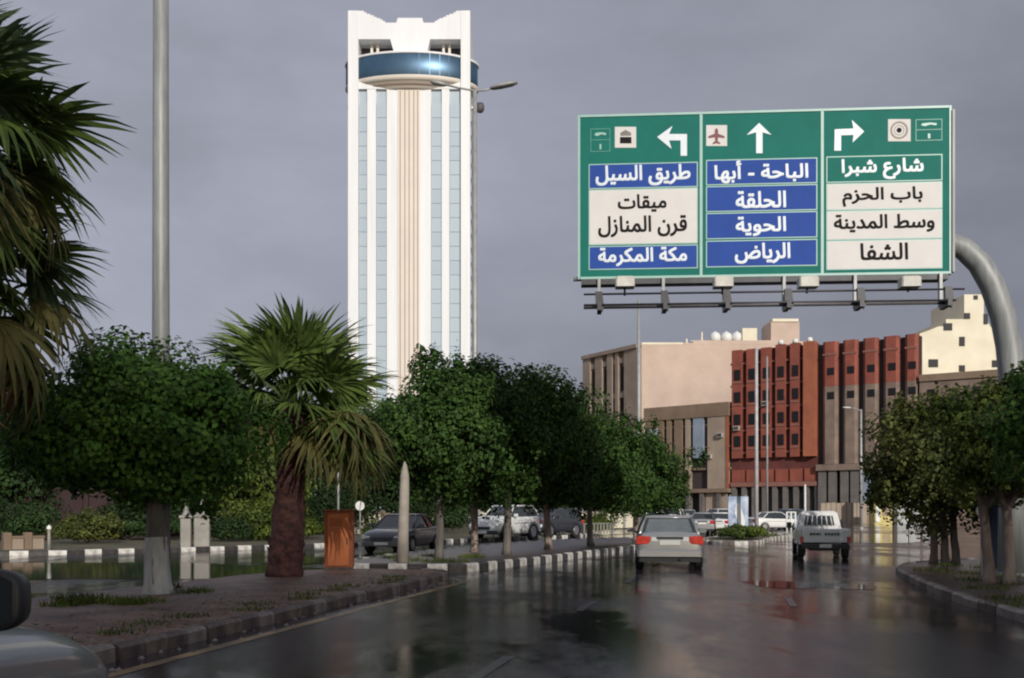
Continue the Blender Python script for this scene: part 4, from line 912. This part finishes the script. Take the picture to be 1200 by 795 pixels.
# ------------------------------------------------------------------ cars
def loft(mb, secs, close=True):
    n = len(secs[0]); vs = [p for s_ in secs for p in s_]; fs = []
    for i in range(len(secs)-1):
        for k in range(n): j=(k+1)%n; fs.append((i*n+k, i*n+j, (i+1)*n+j, (i+1)*n+k))
    fs.append(tuple(range(n))); m_ = (len(secs)-1)*n; fs.append(tuple(range(m_, m_+n)))
    mb.add(vs, fs, True)
def lerp_tab(tab, x):
    for (a, va), (b, vb) in zip(tab, tab[1:]):
        if x <= b: u = (x-a)/(b-a); return tuple(p+(q-p)*u for p, q in zip(va, vb))
    return tab[-1][1]
def car(label, cat, x, y, rz, paint, Ln=4.5, Wd=1.76, Ht=1.42, suv=False, name='sedan', lit=False, z=0, group=None, screen=None, plate_text=True):
    """forward is local +y; parts are body, roof, windows, wheels, lights, bumpers, mirrors"""
    t = thing(name, label, cat, (x, y, z), rz, group); h = Ln/2; w = Wd/2; k = Ht/1.42
    # y, (half width factor, bottom z, belt z, top z)
    if suv: tab = [(-1,(.86,.38,.80,.98)),(-.965,(.95,.32,.92,1.02)),(-.8,(1,.28,.95,1.02)),(-.3,(1,.25,.95,.99)),(.25,(1,.25,.94,.98)),(.45,(1,.26,.90,1.01)),(.75,(.985,.28,.84,.96)),(.90,(.95,.30,.76,.88)),(.97,(.86,.33,.66,.76)),(1,(.74,.38,.56,.62))]
    else: tab = [(-1,(.84,.42,.70,.86)),(-.97,(.93,.30,.80,.97)),(-.85,(.98,.25,.86,1.01)),(-.6,(1,.22,.89,1.0)),(-.3,(1,.2,.90,.95)),(.25,(1,.2,.88,.92)),(.42,(1,.21,.86,.95)),(.75,(.975,.23,.77,.86)),(.90,(.93,.26,.68,.77)),(.97,(.84,.3,.58,.66)),(1,(.72,.36,.5,.54))]
    secs = []
    for yy in (-1,-.975,-.93,-.85,-.72,-.6,-.45,-.3,-.1,.1,.25,.36,.45,.6,.75,.84,.90,.95,.98,1):
        f_, b0, zb_, zt_ = lerp_tab(tab, yy); b0 *= k; zb_ *= k; zt_ *= k; ww = w*f_; Y = yy*h
        half = [(0,b0),(ww*.8,b0),(ww*.96,b0+.07),(ww*1.0,b0+(zb_-b0)*.45),(ww*.985,zb_-.04),(ww*.955,zb_+.02),(ww*.86,zt_-.035),(ww*.6,zt_-.008),(0,zt_+.012)]
        secs.append([(px_, Y, pz) for px_, pz in half]+[(-px_, Y, pz) for px_, pz in half[-2:0:-1]])
    mb = MB(); loft(mb, secs); mb.build('body', paint, t, sub=1)
    # greenhouse: dark glass volume, painted roof and pillars
    if suv: g0, g1, r0, r1, zb0 = -.94*h, .40*h, -.84*h, .10*h, .97*k
    else: g0, g1, r0, r1, zb0 = -.66*h, .44*h, -.40*h, .12*h, .93*k
    zr = Ht; wb, wr = w*.93, w*.72
    def ring_(y_, wd_, z_): return [(-wd_, y_, z_), (wd_, y_, z_)]
    B = [(-wb*.94,g0,zb0),(wb*.94,g0,zb0),(wb,g0*.6+g1*.4,zb0),(wb*.92,g1,zb0-.02),(-wb*.92,g1,zb0-.02),(-wb,g0*.6+g1*.4,zb0)]
    T = [(-wr*.95,r0,zr-.06),(wr*.95,r0,zr-.06),(wr,r0*.5+r1*.5,zr-.035),(wr*.93,r1,zr-.06),(-wr*.93,r1,zr-.06),(-wr,r0*.5+r1*.5,zr-.035)]
    mb = MB(); mb.add(B+T, [(0,1,7,6),(1,2,8,7),(2,3,9,8),(3,4,10,9),(4,5,11,10),(5,0,6,11),(6,7,8,9,10,11)]); cab = mb.build('cabin_glass', M_glass, t)
    if screen: # rear screen pane a touch proud
        def L3(a, b, u): return Vector(a).lerp(Vector(b), u)
        a0, a1, b0_, b1_ = L3(B[0],B[1],.09), L3(B[0],B[1],.91), L3(T[0],T[1],.08), L3(T[0],T[1],.92)
        lo0, lo1 = a0.lerp(b0_,.12), a1.lerp(b1_,.12); hi0, hi1 = a0.lerp(b0_,.9), a1.lerp(b1_,.9); off = Vector((0,-.012,.008))
        MB().add([lo0+off, lo1+off, hi1+off, hi0+off, lo0, lo1, hi1, hi0], [(0,1,2,3),(4,7,6,5),(0,4,5,1),(2,6,7,3),(0,3,7,4),(1,5,6,2)]).build('rear_window', screen, cab)
    c0 = Vector((0,(r0+r1)/2,0)); mb = MB()
    lo = [Vector((p[0]*1.03, p[1]+(.02 if p[1] > c0.y else -.02), p[2]-.01)) for p in T]; hi = [Vector((p[0]*.9, c0.y+(p[1]-c0.y)*.92, zr-.005)) for p in T]
    mid = [Vector((p[0]*1.0, p[1], p[2]+.03)) for p in T]; top = [Vector((p[0]*.5, c0.y+(p[1]-c0.y)*.5, zr+.012)) for p in T]
    vs = lo+mid+hi+top; fs = [tuple(range(5,-1,-1)), tuple(range(18,24))]
    for r_ in (0,6,12):
        for i in range(6): j=(i+1)%6; fs.append((r_+i, r_+j, r_+6+j, r_+6+i))
    mb.add(vs, fs, True); mb.build('roof', paint, t)
    for a_, b_2 in ((0,6),(1,7),(3,9),(4,10),(2,8),(5,11)):
        p0, p1 = Vector((B+T)[a_]), Vector((B+T)[b_2]); MB().tube([p0*1.0+Vector((0,0,-.02)), p0.lerp(p1,.5)+Vector((p0.x*.012,0,0)), p1], [.045,.038,.035], 7).build('pillar', paint if a_ in (0,1,3,4) else M_blackp, t)
    # wheels
    wr_ = .315*k if not suv else .36*k
    for sx_ in (-1, 1):
        for yy in (-.60*h, .62*h):
            wh = MB().cyl((0,0,0), wr_, .11, 'x', 28, .03).build('wheel', M_tyre, t, (sx_*(w-.115), yy, wr_))
            MB().cyl((sx_*.112,0,0), wr_*.62, .012, 'x', 20, .008).build('rim', M_rim, wh)
            arch = MB(); n = 16; v = []
            for q in range(n+1):
                a = pi*q/n; v += [(sx_*(w*.995+.004), yy+cos(a)*(wr_+.05), wr_+sin(a)*(wr_+.05)), (sx_*(w*.90), yy+cos(a)*(wr_+.05), wr_+sin(a)*(wr_+.05)), (sx_*(w*.995+.004), yy+cos(a)*(wr_+.005), wr_+sin(a)*(wr_+.005))]
            arch.add(v, [(3*q, 3*q+1, 3*q+4, 3*q+3) for q in range(n)]+[(3*q, 3*q+3, 3*q+5, 3*q+2) for q in range(n)]); arch.build('wheel_arch', M_blackp, t)
    # rear end
    zl, zh = .70*k, .93*k
    for sx_ in (-1, 1):
        P = [(sx_*w*.95, .67*k), (sx_*w*.62, .69*k), (sx_*w*.56, .75*k), (sx_*w*.55, .88*k), (sx_*w*.88, .90*k), (sx_*w*.96, .86*k), (sx_*w*.985, .75*k)]
        MB().prism(P, -h*1.004, -h*.90, 'y').build('tail_light', M_taillit if lit else M_tail, t, bevel=.02)
        MB().bbox(min(sx_*w*.535, sx_*w*.36), max(sx_*w*.535, sx_*w*.36), -h*1.006, -h*.95, .76*k, .86*k, .012).build('reverse_light', M_head, t)
        MB().tube([(sx_*w*1.0, -.52*h, .72*k), (sx_*w*1.003, .3*h, .70*k)], .012, 6).build('side_trim', M_blackp, t)
        MB().prism([(sx_*w*.90, .54*k), (sx_*w*.5, .50*k), (sx_*w*.52, .62*k), (sx_*w*.88, .68*k)], h*.915, h*.985, 'y').build('headlight', M_head, t, bevel=.02)
        m_ = MB(); m_.bbox(-.11, .11, -.07, .05, -.06, .08, .03); mo = m_.build('mirror', paint, t, (sx_*(w+.12), .33*h, zb0+.06)); MB().box(-.09, .09, -.078, -.0705, -.045, .06).build('mirror_glass', M_glassl, mo)
        MB().tube([(sx_*(w-.06), .35*h, zb0),(sx_*(w+.04), .34*h, zb0+.03)], .025, 6).build('mirror_stalk', M_blackp, t)
    MB().bbox(-w*.93, w*.93, -h*1.03, -h*.92, .36*k, .55*k, .05).build('rear_bumper', paint, t)
    MB().bbox(-w*.90, w*.90, -h*1.01, -h*.92, .22*k, .355*k, .03).build('rear_valance', M_blackp, t)
    MB().bbox(-w*.88, w*.88, h*.93, h*1.015, .28*k, .44*k, .05).build('front_bumper', paint if not suv else M_blackp, t)
    MB().box(-w*.45, w*.45, h*.97, h*1.0, .46*k, .58*k).build('grille', M_blackp, t)
    MB().box(-.26, .26, -h*1.012, -h*1.002, .66*k, .78*k).build('number_plate', M_plate, t)
    MB().tube([(-w*.80, -h*.985, .565*k), (w*.80, -h*.985, .565*k)], .010, 6).build('boot_gap', M_blackp, t); MB().tube([(w*.3, -h*1.01, .30*k), (w*.3, -h*1.05, .295*k)], .03, 10).build('exhaust', M_darkm, t)
    MB().box(-.34, .34, -h*1.010, -h*.98, .82*k, .87*k).build('plate_trim', M_blackp, t)
    MB().box(-.26, .26, h*1.016, h*1.02, .32*k, .42*k).build('number_plate', M_plate, t)
    return t
M_silver = mat('silver_car_paint', (.40,.40,.395), .26, metal=.4, var=.05, coat=.5)
M_silver2 = mat('grey_car_paint', (.34,.35,.36), .3, metal=.3, var=.05, coat=.5)
M_dark = mat('dark_car_paint', (.035,.037,.045), .22, var=.1, coat=.6)
M_wcar = mat('white_car_paint', (.74,.73,.70), .35, var=.06, coat=.4)
M_blue = mat('blue_grey_car_paint', (.16,.20,.26), .3, metal=.2, var=.05, coat=.5)
p = at(782, 26.2+2.2)
car('silver sedan with red tail lights driving away in the left lane', 'car', p.x, p.y, radians(-7), M_silver, Ht=1.40, screen=M_glassl, lit=True)
# own/adjacent vehicle at the lower left corner
car('pale off-roader at the lower left corner, only bonnet and black mirror in view', 'car', -2.50, 2.28, 0, mat('pale_near_paint', (.15,.16,.17), .35, metal=.1, var=.1, coat=.5), Ln=4.25, Wd=1.86, Ht=1.62, suv=True, name='off_roader')
nm = [o for o in bpy.data.objects if o.name.startswith('mirror') and o.parent and o.parent.name == 'off_roader' and o.data and not o.name.startswith('mirror_')]
for o in nm:
    sgn = 1 if o.location.x > 0 else -1
    mb = MB(); rings = []
    for i, u in enumerate((-.09,-.085,-.05,.0,.04,.07,.085)):
        q = (.93,1,1,.93,.78,.5,.15)[i]; rings.append([(.15*q*(1 if cos(a)>=0 else -1)*abs(cos(a))**.5, u, .088*q*(1 if sin(a)>=0 else -1)*abs(sin(a))**.55) for a in [2*pi*k/24 for k in range(24)]])
    loft(mb, rings); o.data = mb.mesh('mirror', M_blackp); o.location = (sgn*1.0, .62, 1.255)
    for c in list(o.children): c.data = MB().add([(.135*x_, -.0925, .075*z_) for x_, z_ in ((-.95,-.7),(-.7,-.95),(.7,-.95),(.95,-.7),(.95,.7),(.7,.95),(-.7,.95),(-.95,.7))], [tuple(range(8))]).mesh('mirror_glass', M_glass)
p = at(477, 36.6+2.0)
car('dark car coming towards us on the other carriageway behind the pale pointed post', 'car', p.x-.15, p.y, radians(180-14), M_dark, name='sedan')
p = at(592, 51)
car('pale high off-roader half hidden behind the island tree trunks', 'car', p.x, p.y+2, radians(180-30), M_wcar, Ht=1.85, Wd=1.85, suv=True, name='off_roader')
p = at(622, 55.5)
car('dark off-roader close behind the pale one beyond the island trunks', 'car', p.x+1.2, p.y+3.2, radians(180-35), M_dark, Ht=1.7, Wd=1.8, suv=True, name='off_roader')
far = [(790,84,M_wcar,1.8,True,'white off-roader just above the left side of the silver sedan roof',-15),
       (824,70,M_silver,1.45,False,'silver car with dark windows right beside the silver sedan ahead',-12),
       (845,72,M_wcar,1.45,False,'white car parked left of the blue and white banner',-18),
       (806,96,M_silver2,1.7,True,'grey off-roader in the queue behind the two small cars',-10),
       (838,102,M_wcar,1.8,True,'white van-like car far behind, left of the banner pole',15),
       (908,82,M_wcar,1.5,False,'white car seen from its side right of the bright slim pole',-75),
       (932,92,M_blue,1.75,True,'grey green off-roader left behind the white pickup',-50),
       (893,104,M_silver2,1.5,False,'grey car parked before the arcade of the red building',80),
       (765,108,M_silver,1.5,False,'pale car glimpsed right of the last island tree',60)]
for px, d_, pm, ht, sv, lb, rz_ in far:
    p = at(px, d_); car(lb, 'car', p.x, p.y, radians(rz_), pm, Ht=ht, Wd=1.76, suv=sv, name='off_roader' if sv else 'sedan', group='cars queuing and parked before the buildings')

# white pickup
p = at(967, 32.2)
t = thing('pickup_truck', 'white pickup truck with a barred rear window and dark bumper driving away', 'pickup truck', (p.x+2.2*sin(radians(12)), p.y+2.2*cos(radians(12)), 0), radians(-12))
w, h = .86, 2.45; t.scale = (.9,.9,.9)
def P_(nm, x0, x1, y0, y1, z0, z1, m, b=.03, par=None): return MB().bbox(x0, x1, y0, y1, z0, z1, b).build(nm, m, par or t)
bed = P_('bed_floor', -w+.04, w-.04, -h+.1, -.1, .58, .66, M_blackp, .01)
for s_ in (-1, 1): P_('bed_side', min(s_*w, s_*(w-.07)), max(s_*w, s_*(w-.07)), -h+.06, -.05, .52, 1.07, M_wcar, .025)
tg = P_('tailgate', -w+.075, w-.075, -h, -h+.07, .60, 1.06, M_wcar, .02)
xs = -.52
for ww in (.10,.07,.11,.04): MB().box(xs, xs+ww, -h-.008, -h-.001, .84, .93).build('lettering', mat('faded_green_letters', (.10,.13,.10), .5), tg); xs += ww+.02
xs = .02
for ww in (.09,.08,.09,.06,.10): MB().box(xs-.04, xs-.04+ww, -h-.008, -h-.001, .84, .93).build('lettering', mat('faded_green_letters', (.10,.13,.10), .5), tg); xs += ww+.02
secs = []
for y_, f_, z1_ in ((-.08,.97,1.0),(.6,1,1.0),(1.1,1,1.02),(1.4,.99,.98),(2.1,.97,.92),(2.38,.92,.84),(2.45,.84,.66)):
    ww = w*f_; half = [(0,.40),(ww*.85,.40),(ww,.5),(ww,.8),(ww*.985,z1_-.06),(ww*.93,z1_),(0,z1_+.015)]; secs.append([(a, y_, b) for a, b in half]+[(-a, y_, b) for a, b in half[-2:0:-1]])
mb = MB(); loft(mb, secs); mb.build('cab_body', M_wcar, t)
secs = []
for y_, f_, z_ in ((-.06,.93,.985),(0.02,.90,1.15),(.10,.82,1.50),(.16,.77,1.62),(.35,.74,1.685),(1.0,.74,1.68),(1.12,.76,1.62),(1.62,.9,1.02)):
    pass
cabm = MB(); cabm.add([(-.80,-.07,1.0),(.80,-.07,1.0),(.80,1.55,1.0),(-.80,1.55,1.0),(-.66,.05,1.62),(.66,.05,1.62),(.66,1.0,1.62),(-.66,1.0,1.62),(-.55,.14,1.70),(.55,.14,1.70),(.55,.9,1.70),(-.55,.9,1.70)],
    [(0,1,5,4),(1,2,6,5),(2,3,7,6),(3,0,4,7),(4,5,9,8),(5,6,10,9),(6,7,11,10),(7,4,8,11),(8,9,10,11)]); cb = cabm.build('cab', M_wcar, t, bevel=.03)
def cabp(u_, v_): # u across -1..1, v 0..1 up the rear face
    return Vector((u_*(.80-.14*v_), -.07+.12*v_, 1.0+.62*v_))
q = [cabp(-.72,.28), cabp(.72,.28), cabp(.70,.84), cabp(-.70,.84)]; off = Vector((0,-.02,.0))
rw = MB().add([a+off for a in q]+[a+Vector((0,.03,0)) for a in q], [(0,1,2,3),(4,7,6,5),(0,4,5,1),(1,5,6,2),(2,6,7,3),(3,7,4,0)]).build('rear_window', M_glass, cb)
for k in range(6):
    u_ = -.6+k*.24; a, b = cabp(u_,.24)+Vector((0,-.035,0)), cabp(u_*.97,.88)+Vector((0,-.035,0)); MB().tube([a,b], .022, 6).build('window_bar', M_wcar, rw)
for s_ in (-1,1):
    q = [Vector((s_*.795,.08,1.06)), Vector((s_*.795,1.2,1.06)), Vector((s_*.685,.92,1.55)), Vector((s_*.685,.12,1.55))]
    MB().add([a+Vector((s_*.012,0,0)) for a in q]+[a-Vector((s_*.02,0,0)) for a in q], [(0,1,2,3),(4,7,6,5),(0,4,5,1),(1,5,6,2),(2,6,7,3),(3,7,4,0)]).build('side_window', M_glass, cb)
    P_('tail_light', min(s_*w*.99, s_*(w-.13)), max(s_*w*.99, s_*(w-.13)), -h-.02, -h+.05, .58, .80, M_tail, .01)
    mo = P_('mirror', s_*(w+.16)-.09, s_*(w+.16)+.09, 1.1, 1.2, 1.05, 1.27, M_blackp, .02); MB().tube([(s_*(w-.05),1.2,1.02),(s_*(w+.1),1.16,1.12)], .018, 6).build('mirror_stalk', M_blackp, t)
    for yy in (-1.5, 1.55):
        wh = MB().cyl((0,0,0), .34, .11, 'x', 26, .03).build('wheel', M_tyre, t, (s_*(w-.10), yy, .34)); MB().cyl((s_*.112,0,0), .2, .012, 'x', 18).build('rim', M_rim, wh)
P_('bed_shadow_panel', -w+.08, w-.08, -.12, -.05, .66, 1.03, M_blackp, .01)  # black panel standing in for the shadow inside the bed
P_('rear_bumper', -w*.95, w*.95, -h-.14, -h-.03, .38, .55, M_blackp, .03); P_('chassis', -.5, .5, -h+.1, 2.0, .3, .395, M_blackp, .01)
P_('mudflap', -w+.02, -w+.24, -1.95, -1.93, .12, .55, M_tyre, .005); P_('mudflap', w-.24, w-.02, -1.95, -1.93, .12, .55, M_tyre, .005)
MB().box(-.2, .2, -h-.16, -h-.145, .42, .54).build('number_plate', M_plate, t)

# ------------------------------------------------------------------ small things
M_or = mat('orange_cabinet_paint', (.56,.16,.035), .5, col2=(.40,.10,.025), scale=1.5)
M_or2 = mat('dark_orange_side', (.32,.08,.025), .6)
p = at(397, 24.4); q = 24.4/F
t = thing('utility_cabinet', 'upright orange metal cabinet right of the stout fan palm', 'cabinet', (p.x, p.y, .12), radians(6))
MB().bbox(-17*q, 17*q, 0, .45, .06, 69*q, .015).build('body', M_or2, t); MB().bbox(-13*q, 12*q, -.03, -.002, .10, 66*q, .01).build('door', M_or, t)
MB().box(-16*q, 16*q, .02, .43, -.02, .058).build('plinth', M_kd, t); MB().bbox(-18.5*q, 18.5*q, -.05, .5, 69.2*q, 70.6*q, .008).build('cap', M_or2, t)
MB().box(9*q, 10.5*q, -.05, -.03, .6, .75).build('handle', M_darkm, t)
for k in range(4): MB().box(-10*q, 4*q, -.037, -.0305, 1.05+k*.05, 1.075+k*.05).build('louvre', M_or2, t)
p = at(472, 26.4); q = 26.4/F
t = thing('pale_post', 'slim off-white post with a pointed tip between the orange cabinet and the island trees', 'post', (p.x, p.y, .18))
MB().tube([(0,0,0),(.01,0,.8),(.04,0,1.8),(.05,0,2.25),(.055,0,2.5),(.05,0,2.62)], [.16,.14,.125,.11,.06,.012], 14, jit=.05, rnd=R).build('shaft', mat('pale_post_stone', (.45,.40,.34), .8, var=.3, scale=3), t)
# gate pillars, posts, walls at the far left
M_stone = mat('pale_stone', (.32,.30,.265), .7, var=.25, scale=2)
for px, d_, lb, hh in ((218,40.6,'left one of two pale gate pillars reflected in the flood water',1.6),(237,41.0,'right pointed pale gate pillar beside its plain twin',1.65)):
    p = at(px, d_); t = thing('gate_pillar', lb, 'pillar', (p.x, p.y, .1), .2); r_ = .2 if px == 218 else .3
    MB().bbox(-r_, r_, -r_, r_, 0, hh*.72, .03).build('shaft', M_stone, t); MB().bbox(-r_-.05, r_+.05, -r_-.05, r_+.05, hh*.72+.002, hh*.79, .02).build('collar', M_stone, t)
    MB().lathe([(r_*.9,hh*.79),(r_*.5,hh*.92),(r_*.22,hh*1.1),(0,hh*1.2)], n=4).build('cap', M_stone, t)
def low_wall(label, px0, px1, d0, d1, H, m, m2, n, name='garden_wall'):
    a, b = at(px0, d0), at(px1, d1); an = atan2(b.y-a.y, b.x-a.x); Lw = (b-a).length; t = thing(name, label, 'wall', (a.x, a.y, .1), an)
    for k in range(n):
        s0 = k*Lw/n; MB().box(s0+.16, s0+Lw/n-.16, -.06, .06, 0, H).build('panel', m, t); MB().box(s0+.14, s0+Lw/n-.14, -.1, .1, H+.002, H+.09).build('coping', m2, t); MB().bbox(s0-.14, s0+.14, -.14, .14, 0, H+.22, .02).build('pier', m2, t)
    return t
M_mar = mat('maroon_wall', (.035,.013,.014), .8, var=.4, scale=1)
low_wall('low beige wall at the far left edge of the flooded road', 8, 56, 37.6, 38.6, .42, M_tan, M_brown, 2)
low_wall('tall dark maroon wall behind the left hand trees', -60, 215, 54, 57, 2.6, M_mar, M_mar, 7, 'boundary_wall')
low_wall('cream panelled garden wall behind the dark oncoming car', 408, 520, 63, 70, 1.25, mat('cream_panel', (.76,.69,.52), .7, var=.15, scale=2), M_brown, 6)
low_wall('long cream garden wall beyond the island tree trunks', 560, 745, 76, 90, 1.35, mat('cream_panel', (.76,.69,.52), .7, var=.15, scale=2), M_stone, 11)
for i, (px, d_, lb) in enumerate(((57.5,37.4,'thin pale marker post at the right end of the low beige wall'),(422,60,'small round sign on a stick above the cream panelled wall'))):
    t = thing('marker_post' if i == 0 else 'round_sign', lb, 'post' if i == 0 else 'sign', (*at(px, d_)[:2], .1)); H = .85 if i == 0 else 1.75
    MB().tube([(0,0,0),(0,0,H)], [.07 if i == 0 else .04, .05 if i == 0 else .04], 8).build('shaft', M_stone, t)
    if i: MB().cyl((0,-.04,H), .27, .02, 'y', 20).build('disc', M_white, t)
    else: MB().lathe([(.085,H*.9),(.085,H),(0,H+.08)], n=10).build('cap', M_white, t)
# railing behind the island trees
a, b = at(600, 54.2), at(745, 67); an = atan2(b.y-a.y, b.x-a.x); Lr = (b-a).length
t = thing('railing', 'low white railing along the far kerb seen between the island trunks', 'railing', (a.x-1.0, a.y+1.3, .1), an)
for k in range(int(Lr/.45)): MB().box(k*.45-.05, k*.45+.05, -.03, .03, 0, .62).build('baluster', M_stone, t)
MB().box(-.1, Lr, -.025, .025, .625, .68).build('top_rail', M_lamp, t)
# banner
d_ = 66.; q = d_/F; t = thing('banner', 'blue and white roadside banner board standing behind the far hedge', 'banner', (*at(865, d_)[:2], 0), radians(-4))
M_ban = mat('banner_print', (.55,.62,.72), .5, col2=(.10,.16,.32), scale=1.1)
pb = MB().box(-11.5*q, 11.5*q, -.06, .06, hz(622,d_), hz(582,d_)).build('board', M_ban, t)
MB().add([(-2*q,-.07,hz(590,d_)),(2*q,-.07,hz(590,d_)),(8*q,-.07,hz(612,d_)),(7*q,-.07,hz(619,d_)),(1*q,-.07,hz(616,d_)),(-4*q,-.07,hz(602,d_))], [(0,1,2,3,4,5)]).build('printed_swoosh', M_white, pb)
for s_ in (-9, 9): MB().tube([(s_*q,.1,0),(s_*q,.1,hz(580,d_))], .05, 8).build('leg', M_lamp, t)
# white barrier left of the pickup
d_ = 62.; q = d_/F; t = thing('barrier', 'small white tubular barrier left of the white pickup', 'barrier', (*at(927, d_)[:2], 0))
for x in (-5, 0, 5): MB().tube([(x*q,0,0),(x*q,0,hz(600,d_))], .055, 8).build('post', M_white, t)
for yy in (600.5, 612): MB().tube([(-5*q,0,hz(yy,d_)),(5*q,0,hz(yy,d_))], .04, 8).build('rail', M_white, t)
# pavement kerb strip far right of the bright pole
t = strip('far_kerb_strip', [at(868, 60).xy, at(905, 60).xy, at(940, 59).xy], .35, .14, M_kg)
# blue kiosk at right edge
p = at(1174, 24.6); q = 24.6/F
t = thing('blue_kiosk', 'dark blue metal kiosk at the right edge behind the tree trunks', 'kiosk', (p.x, p.y, .12), radians(-8))
M_bk = mat('dark_blue_metal', (.05,.07,.12), .45, var=.3, scale=2)
MB().bbox(0, 2.6, 0, 1.6, .08, 2.05, .03).build('body', M_bk, t); MB().bbox(-.1, 2.7, -.15, 1.7, 2.052, 2.14, .02).build('roof', M_bk, t); MB().box(.03, 2.57, .03, 1.57, 0, .078).build('plinth', M_kd, t)
for k in range(3): MB().bbox(.08+k*.84, .86+k*.84, -.03, -.002, .16, 1.95, .01).build('door_panel', mat('blue_door', (.08,.10,.15), .4, var=.3), t)
MB().box(.3, .42, -.034, -.031, .16, 1.0).build('pale_strip', M_stone, t)
p = at(1150, 21); t = thing('round_sign', 'small white disc on a thin stake between the right hand trunks', 'sign', (p.x, p.y, .12))
MB().tube([(0,0,0),(0,0,1.4)], .02, 8).build('stake', M_lamp, t); MB().cyl((0,-.03,1.4), .12, .01, 'y', 18).build('disc', M_white, t)
# litter and small stones on the pavement edges
mb = MB()
for k in range(240):
    if k % 2: d_ = R.uniform(8, 24); x = kx(d_)-R.uniform(.2, 2.6); z_ = .125
    else: d_ = R.uniform(8, 26); x = kx(d_)+R.uniform(.12, .6); z_ = .0
    s_ = R.uniform(.012, .04); a = R.uniform(0, 3)
    v = [(x+s_*cos(a+j*2*pi/5)*R.uniform(.7,1.2), d_+s_*sin(a+j*2*pi/5), z_) for j in range(5)]+[(x, d_, z_+s_*.7)]
    mb.add(v, [(j, (j+1) % 5, 5) for j in range(5)])
o = mb.build('gravel', M_kg, kind='stuff'); tag(o, 'scattered grit and pebbles along the near kerb', 'gravel')

# fallen leaves on the islands and in the gutter
g = np.random.default_rng(77); n = 2600; dd = g.uniform(8, 26, n); xx = np.where(g.uniform(0,1,n) < .7, -4.1+(dd-10.3)*.2135-g.gamma(1.3, .8, n), 7.3+np.maximum(0,(dd-16))*.25+g.gamma(1.3, .8, n)); zz = np.where(xx < -4.1+(dd-10.3)*.2135-.02, .128, .129)
keep = (xx > -4.8-(26-dd)*.2); dd, xx, zz = dd[keep], xx[keep], zz[keep]; n = len(dd); a = g.uniform(0, 6.28, n); s_ = g.uniform(.02, .05, n)
v = np.empty((n,4,3)); 
for k_, (u_, w_) in enumerate(((1,0),(0,.5),(-1,0),(0,-.5))):
    v[:,k_] = np.stack([xx+(u_*np.cos(a)-w_*np.sin(a))*s_, dd+(u_*np.sin(a)+w_*np.cos(a))*s_, zz+g.uniform(0,.012,n)], 1)
o = link('fallen_leaves', quads_mesh('fallen_leaves', v.reshape(-1,3), M_fronddead), kind='stuff'); tag(o, 'fallen brown leaves on the paving of both kerbsides', 'leaves')
# air conditioners on the facades
M_ac = mat('air_conditioner_beige', (.42,.40,.36), .6)
for fb, px, z in ((b_,832,9.5),(b_,845,12.6),(f,897,16.9),(f,864,13.5)):
    x = fb.u(px); ac = MB().bbox(x-.45, x+.45, -.55, -.06, z, z+.65, .03).build('air_conditioner', M_ac, fb.t); MB().box(x-.35, x+.35, -.57, -.552, z+.1, z+.55).build('grille', M_slot, ac)

# ------------------------------------------------------------------ unseen cloud added behind the camera to shade the street
def cloud():
    mb = MB(); g = random.Random(3); off = SUN_DIR*(215/SUN_DIR.z)
    n, m_ = 46, 18; vs = []; cx, cy, cz = off.x+5, off.y-136, 222
    for i in range(m_+1):
        th = pi*i/m_
        for k in range(n):
            ph = 2*pi*k/n; x, y, z = sin(th)*cos(ph), sin(th)*sin(ph), cos(th)
            ex = 190*(abs(x)**.6)*(1 if x > 0 else -1); ey = 118*(abs(y)**.6)*(1 if y > 0 else -1)
            r_ = 1+.05*sin(5*ph+2*th)+.04*sin(9*ph-1.3)+.03*sin(13*ph+6*th); vs.append((cx+ex*r_, cy+ey*r_, cz+24*z*(1+.3*sin(7*ph)*sin(5*th))))
    fs = [(i*n+k, i*n+(k+1) % n, (i+1)*n+(k+1) % n, (i+1)*n+k) for i in range(m_) for k in range(n)]
    mb.add(vs, fs, True); o = mb.build('added_shade_cloud', mat('cloud_grey', (.55,.55,.6), 1, var=.3, scale=.01), kind='structure')
cloud()
for o in list(bpy.data.objects):
    if o.type == 'MESH' and o.data and not o.data.materials: o.data.materials.append(M_stone)
